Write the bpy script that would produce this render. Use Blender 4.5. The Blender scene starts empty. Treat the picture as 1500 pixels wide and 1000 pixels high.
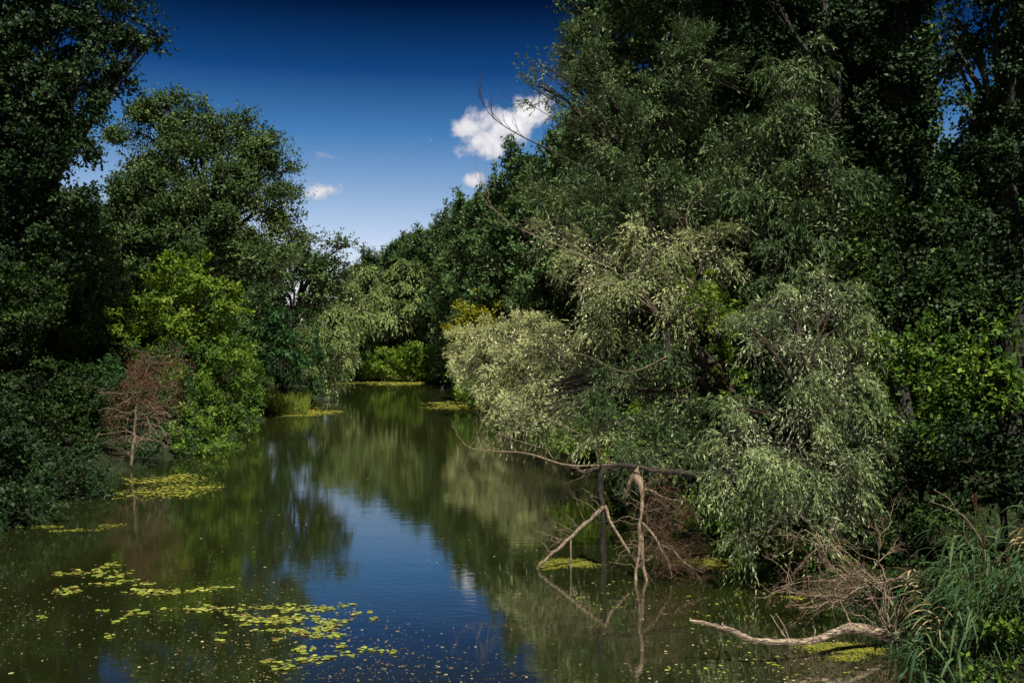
import bpy, math
import numpy as np
from mathutils import Vector

SC = bpy.context.scene
COL = SC.collection
F = 1458.33            # focal length of the 35 mm lens in photograph pixels
HOR = 515.0            # row of the horizon
CAM_Z = 5.0
PI = math.pi

def at(px, py, d):
    """world point seen at a photograph pixel at distance d along the river"""
    return np.array([(px - 750.0) / F * d, d, CAM_Z + (HOR - py) / F * d])

def on_water(px, py, z=0.0):
    return at(px, py, (CAM_Z - z) * F / (py - HOR))

def srgb(r, g, b):
    f = lambda c: (c / 255.0) / 12.92 if c / 255.0 <= 0.04045 else ((c / 255.0 + 0.055) / 1.055) ** 2.4
    return (f(r), f(g), f(b), 1.0)

# ------------------------------------------------------------------ mesh helpers
def mesh_from(name, V, faces_flat, sizes, attr=None, smooth=False):
    me = bpy.data.meshes.new(name)
    V = np.asarray(V, dtype=np.float32)
    faces_flat = np.asarray(faces_flat, dtype=np.int32)
    sizes = np.asarray(sizes, dtype=np.int32)
    me.vertices.add(len(V)); me.vertices.foreach_set('co', V.ravel())
    me.loops.add(len(faces_flat)); me.loops.foreach_set('vertex_index', faces_flat)
    me.polygons.add(len(sizes))
    st = np.zeros(len(sizes), dtype=np.int32); st[1:] = np.cumsum(sizes)[:-1]
    me.polygons.foreach_set('loop_start', st)
    me.polygons.foreach_set('loop_total', sizes)
    if smooth:
        me.polygons.foreach_set('use_smooth', np.ones(len(sizes), dtype=bool))
    me.update(calc_edges=True)
    if attr is not None:
        a = me.attributes.new('tint', 'FLOAT', 'FACE')
        a.data.foreach_set('value', np.asarray(attr, dtype=np.float32))
    return me

def link(name, me, mat, parent=None, loc=None):
    o = bpy.data.objects.new(name, me)
    COL.objects.link(o)
    if mat is not None:
        me.materials.append(mat)
    if parent is not None:
        o.parent = parent
    if loc is not None:
        o.location = loc
    return o

def tag(o, label=None, cat=None, group=None, kind=None):
    if label: o['label'] = label
    if cat: o['category'] = cat
    if group: o['group'] = group
    if kind: o['kind'] = kind
    return o

def root(name, loc, label, cat, group=None, kind=None):
    o = bpy.data.objects.new(name, None)
    o.empty_display_size = 0.5
    COL.objects.link(o)
    o.location = loc
    return tag(o, label, cat, group, kind)

def copy_thing(src, loc, rz=0.0, sc=1.0, label=None, szz=None):
    r = src.copy(); COL.objects.link(r)
    r.location = loc; r.rotation_euler = (0, 0, rz)
    r.scale = (sc, sc, szz or sc)
    if label: r['label'] = label
    for ch in src.children:
        c = ch.copy(); COL.objects.link(c); c.parent = r
    return r

def norm(a):
    return a / np.maximum(np.linalg.norm(a, axis=-1, keepdims=True), 1e-9)

def tubes(P, R, sides=6):
    """P [N,K,3] polylines, R [N,K] radii -> verts, flat faces, sizes (open tubes)"""
    P = np.asarray(P, float); R = np.asarray(R, float)
    N, K, _ = P.shape
    T = np.zeros_like(P)
    T[:, 1:-1] = P[:, 2:] - P[:, :-2]; T[:, 0] = P[:, 1] - P[:, 0]; T[:, -1] = P[:, -1] - P[:, -2]
    T = norm(T)
    mean = norm(P[:, -1] - P[:, 0])
    ref = np.where(np.abs(mean[:, 2:3]) > 0.8, np.array([[1.0, 0.13, 0]]), np.array([[0.07, 0.05, 1.0]]))
    A = norm(np.cross(T, ref[:, None, :])); B = np.cross(T, A)
    ang = np.arange(sides) * 2 * PI / sides
    V = P[:, :, None, :] + R[:, :, None, None] * (np.cos(ang)[None, None, :, None] * A[:, :, None, :] + np.sin(ang)[None, None, :, None] * B[:, :, None, :])
    idx = np.arange(N * K * sides).reshape(N, K, sides)
    a = idx[:, :-1, :]; b = np.roll(idx, -1, axis=2)[:, :-1, :]; c = np.roll(idx, -1, axis=2)[:, 1:, :]; d = idx[:, 1:, :]
    Fc = np.stack([a, b, c, d], axis=-1).reshape(-1, 4)
    return V.reshape(-1, 3), Fc

class Bag:
    """collects quads from many sources into one mesh"""
    def __init__(s): s.V = []; s.F = []; s.A = []; s.n = 0
    def add(s, V, Fc, attr=None):
        s.V.append(V); s.F.append(Fc + s.n); s.n += len(V)
        s.A.append(np.full(len(Fc), 0.5) if attr is None else attr)
    def tube(s, pts, r, sides=8, attr=None):
        V, Fc = tubes(np.asarray(pts)[None], np.asarray(r)[None], sides)
        s.add(V, Fc)
        # end caps as fans of degenerate-free quads are skipped: ends taper to nothing
    def build(s, name, mat, parent=None, smooth=True):
        V = np.concatenate(s.V); Fc = np.concatenate(s.F); A = np.concatenate(s.A)
        me = mesh_from(name, V, Fc.ravel(), np.full(len(Fc), Fc.shape[1]), A, smooth)
        return link(name, me, mat, parent)

def spline(pts, n, rng=None, wob=0.0):
    """Catmull-Rom through pts, n samples, optional wobble"""
    P = np.asarray(pts, float)
    P = np.vstack([2 * P[0] - P[1], P, 2 * P[-1] - P[-2]])
    m = len(P) - 3
    u = np.linspace(0, m - 1e-6, n); i = u.astype(int); t = (u - i)[:, None]
    p0, p1, p2, p3 = P[i], P[i + 1], P[i + 2], P[i + 3]
    out = 0.5 * ((2 * p1) + (-p0 + p2) * t + (2 * p0 - 5 * p1 + 4 * p2 - p3) * t ** 2 + (-p0 + 3 * p1 - 3 * p2 + p3) * t ** 3)
    if rng is not None and wob > 0:
        w = rng.normal(0, wob, (n, 3)); w = (w + np.roll(w, 1, 0) + np.roll(w, -1, 0)) / 1.7
        w[0] = 0; w[-1] *= .3
        out = out + w
    return out

def bezier_many(P0, P1, P2, K):
    t = np.linspace(0, 1, K)[None, :, None]
    return (1 - t) ** 2 * P0[:, None] + 2 * t * (1 - t) * P1[:, None] + t ** 2 * P2[:, None]

# ------------------------------------------------------------------ materials
def new_mat(name):
    m = bpy.data.materials.new(name); m.use_nodes = True
    nt = m.node_tree
    for n in list(nt.nodes): nt.nodes.remove(n)
    out = nt.nodes.new('ShaderNodeOutputMaterial')
    return m, nt, out

def ramp(nt, stops, fac):
    r = nt.nodes.new('ShaderNodeValToRGB')
    e = r.color_ramp.elements
    e[0].position, e[0].color = stops[0]
    e[1].position, e[1].color = stops[-1]
    for p, c in stops[1:-1]:
        x = e.new(p); x.color = c
    nt.links.new(fac, r.inputs['Fac'])
    return r.outputs['Color']

def leaf_mat(name, dark, mid, light, back=None, rough=0.55, spec=0.11, trans=0.25, tcol=None):
    m, nt, out = new_mat(name)
    at_ = nt.nodes.new('ShaderNodeAttribute'); at_.attribute_name = 'tint'
    col = ramp(nt, [(0.0, dark + (1,)), (0.5, mid + (1,)), (1.0, light + (1,))], at_.outputs['Fac'])
    base = col
    if back is not None:
        g = nt.nodes.new('ShaderNodeNewGeometry')
        mx = nt.nodes.new('ShaderNodeMix'); mx.data_type = 'RGBA'
        nt.links.new(g.outputs['Backfacing'], mx.inputs['Factor'])
        nt.links.new(col, mx.inputs['A']); mx.inputs['B'].default_value = back + (1,)
        base = mx.outputs['Result']
    p = nt.nodes.new('ShaderNodeBsdfPrincipled')
    nt.links.new(base, p.inputs['Base Color'])
    p.inputs['Roughness'].default_value = rough
    p.inputs['Specular IOR Level'].default_value = spec
    tr = nt.nodes.new('ShaderNodeBsdfTranslucent')
    hs = nt.nodes.new('ShaderNodeHueSaturation'); hs.inputs['Saturation'].default_value = 1.15; hs.inputs['Value'].default_value = 1.3
    hs.inputs['Hue'].default_value = 0.49
    nt.links.new(col, hs.inputs['Color']); nt.links.new(hs.outputs['Color'], tr.inputs['Color'])
    ms = nt.nodes.new('ShaderNodeMixShader'); ms.inputs['Fac'].default_value = trans
    nt.links.new(p.outputs['BSDF'], ms.inputs[1]); nt.links.new(tr.outputs['BSDF'], ms.inputs[2])
    nt.links.new(ms.outputs['Shader'], out.inputs['Surface'])
    return m

def bark_mat(name, c1, c2, scale=6.0, rough=0.85, stretch=4.0, bump=0.5, dist=0.03, lo=.32, hi=.68, axes=None):
    m, nt, out = new_mat(name)
    tc = nt.nodes.new('ShaderNodeTexCoord')
    mp = nt.nodes.new('ShaderNodeMapping'); mp.inputs['Scale'].default_value = axes or (scale, scale, scale / stretch)
    nt.links.new(tc.outputs['Object'], mp.inputs['Vector'])
    n = nt.nodes.new('ShaderNodeTexNoise'); n.inputs['Scale'].default_value = 2.0; n.inputs['Detail'].default_value = 6; n.inputs['Roughness'].default_value = .65
    nt.links.new(mp.outputs['Vector'], n.inputs['Vector'])
    col = ramp(nt, [(lo, c1 + (1,)), (hi, c2 + (1,))], n.outputs['Fac'])
    n2 = nt.nodes.new('ShaderNodeTexNoise'); n2.inputs['Scale'].default_value = 9.0; n2.inputs['Detail'].default_value = 5; n2.inputs['Roughness'].default_value = .7
    nt.links.new(mp.outputs['Vector'], n2.inputs['Vector'])
    fine = ramp(nt, [(.38, (.22, .20, .18, 1)), (.56, (1.1, 1.1, 1.1, 1))], n2.outputs['Fac'])
    mm = nt.nodes.new('ShaderNodeMix'); mm.data_type = 'RGBA'; mm.blend_type = 'MULTIPLY'; mm.inputs['Factor'].default_value = 1
    nt.links.new(col, mm.inputs['A']); nt.links.new(fine, mm.inputs['B']); col = mm.outputs['Result']
    p = nt.nodes.new('ShaderNodeBsdfPrincipled')
    nt.links.new(col, p.inputs['Base Color']); p.inputs['Roughness'].default_value = rough
    p.inputs['Specular IOR Level'].default_value = 0.2
    b = nt.nodes.new('ShaderNodeBump'); b.inputs['Strength'].default_value = bump; b.inputs['Distance'].default_value = dist
    nt.links.new(n.outputs['Fac'], b.inputs['Height']); nt.links.new(b.outputs['Normal'], p.inputs['Normal'])
    nt.links.new(p.outputs['BSDF'], out.inputs['Surface'])
    return m

M = {}
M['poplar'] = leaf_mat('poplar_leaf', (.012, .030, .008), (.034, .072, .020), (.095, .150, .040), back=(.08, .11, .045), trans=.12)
M['poplar_shaded'] = leaf_mat('shaded_leaf', (.004, .010, .003), (.010, .024, .007), (.032, .058, .016), trans=.10)  # leaf darkened on purpose: shade and edge vignette put into the colour
M['cottonwood'] = leaf_mat('cottonwood_leaf', (.010, .024, .006), (.027, .054, .013), (.105, .150, .042), back=(.08, .105, .045), trans=.12)
M['willow'] = leaf_mat('willow_leaf', (.010, .024, .006), (.064, .100, .032), (.29, .33, .155), back=(.32, .35, .22), rough=.5, trans=.12)
M['willow_pale'] = leaf_mat('pale_willow_leaf', (.022, .036, .010), (.115, .140, .050), (.32, .335, .155), back=(.36, .37, .22), rough=.5, trans=.12)
M['willow_shaded'] = leaf_mat('shaded_willow_leaf', (.008, .020, .005), (.022, .046, .014), (.110, .152, .050), back=(.14, .175, .08), rough=.5, trans=.12)  # darker copy of the willow leaf, shade painted into its colour
M['silver'] = leaf_mat('silver_leaf', (.055, .075, .020), (.22, .25, .095), (.42, .43, .20), back=(.50, .50, .29), rough=.5, trans=.12)
M['weeping'] = leaf_mat('weeping_leaf', (.024, .044, .012), (.085, .120, .034), (.17, .205, .065), back=(.18, .21, .09), trans=.15)
M['deep'] = leaf_mat('edge_shaded_leaf', (.003, .009, .002), (.010, .024, .004), (.046, .078, .014), trans=.12)  # shade of the dim view edges put into this leaf colour
M['bright'] = leaf_mat('bright_leaf', (.018, .042, .004), (.066, .118, .010), (.175, .225, .024), trans=.25)
M['shrub'] = leaf_mat('shrub_leaf', (.010, .028, .004), (.042, .086, .010), (.125, .185, .022), trans=.2)
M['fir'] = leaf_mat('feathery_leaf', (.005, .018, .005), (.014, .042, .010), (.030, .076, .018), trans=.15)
M['yellow'] = leaf_mat('yellow_leaf', (.06, .080, .008), (.17, .18, .016), (.30, .27, .02), trans=.3)
M['brown'] = leaf_mat('dead_leaf', (.030, .013, .008), (.065, .032, .019), (.13, .066, .038), rough=.8, spec=.1, trans=.1)
M['reed'] = leaf_mat('reed_leaf', (.008, .024, .009), (.024, .052, .020), (.065, .100, .040), trans=.25)
M['straw'] = leaf_mat('straw_blade', (.10, .075, .04), (.20, .155, .08), (.32, .26, .15), rough=.7, spec=.1, trans=.15)
M['grass'] = leaf_mat('grass_blade', (.04, .065, .010), (.10, .135, .020), (.20, .22, .04), trans=.3)
M['lily'] = leaf_mat('floating_leaf', (.085, .040, .024), (.11, .145, .020), (.25, .27, .06), rough=.45, trans=.05)
M['duck'] = leaf_mat('duckweed', (.07, .075, .012), (.12, .13, .018), (.22, .20, .035), rough=.6, trans=.05)
M['debris'] = leaf_mat('debris', (.05, .035, .02), (.13, .11, .05), (.40, .38, .22), rough=.6, trans=.05)
M['bark'] = bark_mat('dark_bark', (.006, .005, .004), (.028, .023, .018))
M['bark_pop'] = bark_mat('grey_bark', (.008, .007, .006), (.06, .055, .05), scale=8)
M['bark_wil'] = bark_mat('willow_bark', (.010, .007, .005), (.045, .032, .021), scale=9)
M['dead'] = bark_mat('bleached_wood', (.040, .029, .020), (.29, .22, .155), scale=14, stretch=5, bump=.8, dist=.02)
M['dead_twig'] = bark_mat('dead_twig_bark', (.05, .036, .025), (.25, .19, .13), scale=10)
M['red_twig'] = bark_mat('reddish_twig_bark', (.04, .025, .017), (.12, .075, .050), scale=10)
M['driftwood'] = bark_mat('driftwood', (.014, .011, .008), (.30, .23, .165), bump=1.0, dist=.03, lo=.40, hi=.60, axes=(2.2, 11, 13))

# ------------------------------------------------------------------ foliage
def leaves_quads(pos, d, nrm, L, W):
    s = norm(np.cross(d, nrm))
    n = len(pos)
    L = np.broadcast_to(L, n)[:, None]; W = np.broadcast_to(W, n)[:, None]
    V = np.empty((n, 4, 3))
    V[:, 0] = pos
    V[:, 1] = pos + d * L * .45 + s * W * .5
    V[:, 2] = pos + d * L
    V[:, 3] = pos + d * L * .45 - s * W * .5
    return V.reshape(-1, 3), np.arange(4 * n).reshape(n, 4)

def foliage(blobs, st, rng):
    """blobs: list of (centre, radii); returns verts, quads, tints, clump centres, twig polylines"""
    L, W = st['L'], st['W']
    cs = st.get('cs', 1.0); tl = st.get('tl', .6); npt = st.get('npt', 10)
    droop = st.get('droop', .2); up = st.get('up', .1); cov = st.get('cov', 4.0)
    C = np.array([b[0] for b in blobs]); RR = np.array([b[1] for b in blobs])
    Vs, As, clumps, TW = [], [], [], []
    Fs = []; n0 = 0
    for bi in range(len(blobs)):
        c, r = C[bi], RR[bi]
        bcov = cov * (blobs[bi][2] if len(blobs[bi]) > 2 else 1.0)
        area = PI * max(r[0], r[1]) * r[2]
        nleaf = bcov * area / (L * W * .5)
        K = max(6, int(area / (cs * cs) * st.get('kf', 1.35)))
        dr = norm(rng.normal(size=(K, 3)))
        cc = c + dr * r * rng.uniform(.60, 1.06, (K, 1))
        if len(blobs) > 1:
            q = np.linalg.norm((cc[:, None, :] - C[None]) / RR[None], axis=2); q[:, bi] = 9
            keep = (q.min(1) > .55) | (rng.random(K) < .2)
            cc, dr = cc[keep], dr[keep]
        if len(cc) == 0: continue
        ntw = int(max(1, nleaf * .88 / npt / max(K, 1)))
        csz = rng.uniform(.6, 1.25, len(cc))
        tw_c = np.repeat(np.arange(len(cc)), np.maximum(1, (ntw * csz).astype(int)))
        nt_ = len(tw_c)
        st0 = cc[tw_c] + rng.normal(size=(nt_, 3)) * (cs * .25 * csz[tw_c])[:, None] * np.array([1, 1, .75])
        out = norm(cc[tw_c] - c)
        td = norm(out * st.get('out', .8) + rng.normal(size=(nt_, 3)) * st.get('rand', .55) + np.array([0, 0, up]))
        tll = tl * rng.uniform(.5, 1.3, nt_)
        t = rng.random((nt_, npt))
        pos = st0[:, None] + td[:, None] * (t * tll[:, None])[..., None]
        pos[..., 2] -= droop * (t ** 2) * tll[:, None] * 1.6
        pos = pos.reshape(-1, 3)
        tang = td[:, None] - np.array([0, 0, 1.0]) * (droop * 2.6 * t)[..., None]
        tang = norm(tang.reshape(-1, 3))
        rd = rng.normal(size=pos.shape)
        d = norm(tang * st.get('along', .7) + norm(rd) * .75 - np.array([0, 0, st.get('ldroop', .15)]))
        outl = np.repeat(out, npt, axis=0)
        nn = norm(outl * .75 + rng.normal(size=pos.shape) * .45 + np.array([0, 0, st.get('nup', .6) + .35]))
        ct = rng.normal(0, .13, len(cc))[tw_c]
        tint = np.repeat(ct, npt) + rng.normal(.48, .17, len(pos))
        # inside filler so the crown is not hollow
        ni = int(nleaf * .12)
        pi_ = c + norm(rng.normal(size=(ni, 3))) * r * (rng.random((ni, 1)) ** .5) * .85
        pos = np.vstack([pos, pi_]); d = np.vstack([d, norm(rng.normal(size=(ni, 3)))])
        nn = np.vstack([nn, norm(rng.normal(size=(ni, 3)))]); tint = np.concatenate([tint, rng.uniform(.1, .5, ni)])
        sz = np.clip(np.exp(rng.normal(-.06, .33, len(pos))), .4, 1.7)
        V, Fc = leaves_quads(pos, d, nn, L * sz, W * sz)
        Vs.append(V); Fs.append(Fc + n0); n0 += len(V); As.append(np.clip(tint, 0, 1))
        clumps.append((bi, cc))
        if st.get('twigs', 0) > 0:
            k = rng.random(nt_) < st['twigs']
            tt = np.linspace(0, 1, 4)[None, :, None]
            pp = st0[k][:, None] - td[k][:, None] * .2 + td[k][:, None] * (tll[k][:, None, None] * tt * 1.1)
            pp[..., 2] -= (droop * 1.6 * tll[k])[:, None] * (tt[..., 0] ** 2)
            TW.append(pp)
    return np.concatenate(Vs), np.concatenate(Fs), np.concatenate(As), clumps, TW

def make_tree(name, label, cat, base, blobs, leafmat, st, seed, trunk=None, r0=.3, bark='bark', group=None, limbs=True, z_fork=.25, extra=None, br_mat=None):
    """a tree or shrub: Empty at the foot > trunk (with limbs), branches, crown. Blobs in world coordinates."""
    rng = np.random.default_rng(seed)
    base = np.asarray(base, float)
    rt = root(name, tuple(base), label, cat, group)
    bl = [(np.asarray(b[0], float) - base, np.asarray(b[1], float)) + tuple(b[2:]) for b in blobs]
    V, Fc, A, clumps, TW = foliage(bl, st, rng)
    C = np.array([b[0] for b in bl])
    # trunk
    if trunk is None:
        top = C[np.argmax(C[:, 2])]
        cm = C.mean(0)
        trunk = [np.zeros(3) - [0, 0, .4], np.array([cm[0] * .25, cm[1] * .25, cm[2] * .4]), np.array([cm[0] * .7, cm[1] * .7, cm[2] * .85]), top]
    else:
        trunk = [np.asarray(p, float) - base for p in trunk]
    n = 22
    tp = spline(trunk, n, rng, r0 * .25)
    tr_ = r0 * (1 - np.linspace(0, 1, n) * .88) * (1 + .35 * np.exp(-np.linspace(0, 1, n) * 14))
    bag = Bag(); bag.tube(tp, tr_, 10)
    ends = []
    if limbs:
        fork = max(2, int(n * z_fork))
        P0, P1, P2, R0 = [], [], [], []
        for bi, c in enumerate(C):
            # leave the trunk below the blob
            cand = np.arange(fork, n - 1)
            dd = np.linalg.norm(tp[cand] - c, axis=1) + 1.2 * np.maximum(0, tp[cand][:, 2] - c[2] + .5 * abs(c[2] - tp[fork][2]))
            k = cand[np.argmin(dd)]
            p = tp[k]
            mid = (p + c) / 2 + np.array([0, 0, .18 * np.linalg.norm(c - p)]) + rng.normal(0, .08, 3) * np.linalg.norm(c - p)
            P0.append(p); P1.append(mid); P2.append(c); R0.append(min(tr_[k] * .75, r0 * .42))
        P = bezier_many(np.array(P0), np.array(P1), np.array(P2), 8)
        P[:, 1:-1] += rng.normal(0, .012, P[:, 1:-1].shape) * np.linalg.norm(P[:, -1] - P[:, 0], axis=1)[:, None, None]
        R = np.array(R0)[:, None] * np.linspace(1, .3, 8)[None]
        v, f = tubes(P, R, 7); bag.add(v, f)
        ends = P
    o = bag.build('trunk', M[bark], rt)
    # branches to the clumps
    bb = Bag(); any_b = False
    if limbs:
        for bi, cc in clumps:
            m = len(cc)
            k = rng.integers(3, 8, m)
            p0 = ends[bi][k]
            p2 = cc
            L_ = np.linalg.norm(p2 - p0, axis=1)[:, None]
            p1 = (p0 + p2) / 2 + rng.normal(size=(m, 3)) * .12 * L_ + np.array([0, 0, .1]) * L_
            P = bezier_many(p0, p1, p2, 5)
            r = np.clip(.018 * L_, .008, R0[bi] * .3 + .004) * np.linspace(1, .35, 5)[None]
            v, f = tubes(P, r, 4); bb.add(v, f); any_b = True
    for pp in TW:
        if len(pp):
            v, f = tubes(pp, np.broadcast_to(np.array([.006, .005, .004, .002]) * st.get('twr', 1.0), pp.shape[:2]), 3); bb.add(v, f); any_b = True
    if any_b: bb.build('branches', M['bark'] if br_mat == 'dead_twig' else M[bark], rt)
    if extra is not None:
        for limb in extra:      # each bare limb with its side twigs is a part
            be = Bag()
            for (pts, rad) in limb:
                v, f = tubes((np.asarray(pts) - base)[None], np.asarray(rad)[None], 6); be.add(v, f)
            be.build('bare_branch', M[br_mat or bark], rt)
    me = mesh_from('crown', V, Fc.ravel(), np.full(len(Fc), 4), A)
    link('crown', me, M[leafmat], rt)
    return rt

def px_blobs(lst, depth=.9):
    """(px, py, distance, half-width px, half-height px[, density]) -> world ellipsoids"""
    out = []
    for b in lst:
        px, py, d, rx, ry = b[:5]
        k = d / F
        out.append((at(px, py, d), (rx * k, max(rx, ry) * k * depth, ry * k)) + tuple(b[5:]))
    return out

def tree_blobs(h, R, z0, n, rng, shape='ovate', br=1.7, sq=1.0):
    out = []
    for i in range(n):
        t = (i + .5) / n
        t = t ** .85
        z = z0 + (h - z0) * t
        if shape == 'ovate': prof = math.sin(PI * min(1, (t * .86 + .16))) ** .7
        elif shape == 'round': prof = math.sqrt(max(0, 1 - (2 * t - 1) ** 2)) * .95 + .08
        else: prof = 1.0 - .8 * t
        a = i * 2.399 + rng.uniform(-.4, .4)
        rr = R * prof * rng.uniform(.45, .85)
        b = br * rng.uniform(.75, 1.25) * (1 - .35 * t)
        out.append(((rr * math.cos(a), rr * math.sin(a), z - b * .3), (b, b, b * sq * rng.uniform(.8, 1.15))))
    return out

# leaf styles: by how far away the tree stands
S_FAR = dict(L=.30, W=.20, cs=1.25, tl=.9, npt=7, droop=.0, up=.5, cov=7.0, nup=.5, along=.5)
S_MID = dict(L=.15, W=.11, cs=1.35, tl=.85, npt=9, droop=.05, up=.35, cov=6.0, nup=.5, along=.5)
S_NEAR = dict(L=.115, W=.08, cs=.75, tl=.6, npt=10, droop=.15, up=.2, cov=4.2, nup=.55, along=.5)
S_SHRUB = dict(L=.12, W=.075, cs=.55, tl=.5, npt=10, droop=.1, up=.3, cov=4.5, nup=.6, along=.5)
S_SHRUB_FAR = dict(L=.20, W=.13, cs=.7, tl=.6, npt=8, droop=.1, up=.3, cov=4.5, nup=.6, along=.5)
S_WIL = dict(L=.11, W=.026, cs=.62, tl=.65, npt=16, droop=.35, up=.1, cov=3.4, nup=.5, along=1.3, ldroop=.35, twigs=.25, rand=.6, kf=1.15)
S_WIL_NEAR = dict(L=.092, W=.019, cs=.46, tl=.55, npt=18, droop=.55, up=.15, cov=3.2, nup=.45, along=1.2, ldroop=.40, twigs=.3, rand=.6)
S_SILV = dict(L=.17, W=.050, cs=.70, tl=.7, npt=12, droop=.2, up=.3, cov=3.8, nup=.5, along=1.1, twigs=.15, twr=1.5)
S_WEEP_FAR = dict(L=.42, W=.18, cs=1.7, tl=1.5, npt=9, droop=.55, up=.3, cov=9.0, nup=.4, along=1.4, ldroop=.7, out=1.0)
S_FIR = dict(L=.30, W=.11, cs=.8, tl=.9, npt=10, droop=.3, up=.0, cov=5.0, nup=1.0, along=1.2, out=1.2, rand=.4)

# ------------------------------------------------------------------ the river and the ground
LY = np.array([-400, 0, 20, 27, 34, 43, 50, 60, 77, 90, 110, 150, 175, 400]); LX = np.array([-14, -13, -13.4, -14, -15, -16, -15.3, -16.6, -19, -19.5, -20.5, -26, -28, -28.])
RY = np.array([-400, 0, 13, 15, 17, 19, 22, 24, 30, 40, 60, 86, 110, 140, 165, 400]); RX = np.array([10, 8.6, 7.6, 7.0, 6.35, 6.1, 5.8, 5.5, 6.4, 7.0, 4.0, -2.0, -5.5, -9, -11, -11.])
def ground_z(X, Y):
    n = .5 * np.sin(X * .9 + 1.3 * np.sin(Y * .35)) + .5 * np.sin(Y * .8 + 2 * np.sin(X * .23))
    xl = np.interp(Y, LY, LX) + .35 * np.sin(Y * .9) ; xr = np.interp(Y, RY, RX) + .3 * np.sin(Y * 1.1)
    d1 = np.minimum(np.minimum(X - xl, xr - X), 168 - Y + .6 * np.sin(X * .6))
    d2 = np.minimum(np.minimum(Y - 146, 168 - Y + .6 * np.sin(X * .6)), xr - X)
    d = np.maximum(d1, d2)
    land = np.clip(-d, 0, 60)
    z = np.where(d > 0, -np.clip(d * .5, 0, 1.2), .10 * np.clip(land / .4, 0, 1) + .9 * (1 - np.exp(-land / 4.0)) + .03 * land * (land < 60))
    z = z + np.where(d > -.3, 0, .10 * n * np.clip(land / 2, 0, 1))
    return z - .06

def gz(x, y):
    return float(ground_z(np.array([x]), np.array([y]))[0])

xs = np.concatenate([[-3000, -1500, -700, -300, -150, -100], np.arange(-70, 60, .45), [60, 90, 150, 300, 700, 1500, 3000]])
ys = np.concatenate([[-3000, -1200, -500, -200, -100], np.arange(-40, 60, .5), np.arange(60, 200, 1.0), [200, 230, 300, 500, 1000, 2000, 4000]])
X, Y = np.meshgrid(xs, ys)
Z = ground_z(X, Y)
V = np.stack([X, Y, Z], -1).reshape(-1, 3)
nx, ny = len(xs), len(ys)
ii = np.arange(nx * ny).reshape(ny, nx)
Fq = np.stack([ii[:-1, :-1], ii[:-1, 1:], ii[1:, 1:], ii[1:, :-1]], -1).reshape(-1, 4)
m, nt, out = new_mat('bank_soil')
tc = nt.nodes.new('ShaderNodeTexCoord')
n1 = nt.nodes.new('ShaderNodeTexNoise'); n1.inputs['Scale'].default_value = 1.7; n1.inputs['Detail'].default_value = 9; n1.inputs['Roughness'].default_value = .7
nt.links.new(tc.outputs['Object'], n1.inputs['Vector'])
col = ramp(nt, [(.3, (.006, .005, .003, 1)), (.55, (.012, .015, .006, 1)), (.75, (.024, .020, .012, 1))], n1.outputs['Fac'])
p = nt.nodes.new('ShaderNodeBsdfPrincipled'); p.inputs['Roughness'].default_value = .95; p.inputs['Specular IOR Level'].default_value = .1
nt.links.new(col, p.inputs['Base Color'])
b = nt.nodes.new('ShaderNodeBump'); b.inputs['Strength'].default_value = .8; b.inputs['Distance'].default_value = .15
nt.links.new(n1.outputs['Fac'], b.inputs['Height']); nt.links.new(b.outputs['Normal'], p.inputs['Normal'])
nt.links.new(p.outputs['BSDF'], out.inputs['Surface'])
g = link('ground', mesh_from('ground', V, Fq.ravel(), np.full(len(Fq), 4), None, True), m)
tag(g, 'dark muddy river banks and forest floor under the trees', kind='structure')

# water
m, nt, out = new_mat('river_water')
tc = nt.nodes.new('ShaderNodeTexCoord')
def noise(scale, sx, sy, detail=3, rough=.5):
    mp = nt.nodes.new('ShaderNodeMapping'); mp.inputs['Scale'].default_value = (sx, sy, 1)
    nt.links.new(tc.outputs['Object'], mp.inputs['Vector'])
    n = nt.nodes.new('ShaderNodeTexNoise'); n.inputs['Scale'].default_value = scale; n.inputs['Detail'].default_value = detail; n.inputs['Roughness'].default_value = rough
    nt.links.new(mp.outputs['Vector'], n.inputs['Vector'])
    return n.outputs['Fac']
p = nt.nodes.new('ShaderNodeBsdfPrincipled')
murk = ramp(nt, [(.3, (.0062, .0084, .0020, 1)), (.7, (.0100, .0122, .0034, 1))], noise(.25, 1, 1, 4))
nt.links.new(murk, p.inputs['Base Color'])
p.inputs['Roughness'].default_value = .035
p.inputs['IOR'].default_value = 6.0
b1 = nt.nodes.new('ShaderNodeBump'); b1.inputs['Strength'].default_value = 1; b1.inputs['Distance'].default_value = .0016
nt.links.new(noise(5.0, .55, 1, 3), b1.inputs['Height'])
b2 = nt.nodes.new('ShaderNodeBump'); b2.inputs['Strength'].default_value = 1; b2.inputs['Distance'].default_value = .0022
nt.links.new(noise(.9, .6, 1, 2), b2.inputs['Height']); nt.links.new(b1.outputs['Normal'], b2.inputs['Normal'])
nt.links.new(b2.outputs['Normal'], p.inputs['Normal'])
nt.links.new(p.outputs['BSDF'], out.inputs['Surface'])
wv = np.array([[-70, -60, 0], [40, -60, 0], [40, 175, 0], [-70, 175, 0]])
w = link('water', mesh_from('water', wv, [0, 1, 2, 3], [4]), m)
tag(w, 'calm murky green river surface', kind='structure')


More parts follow.
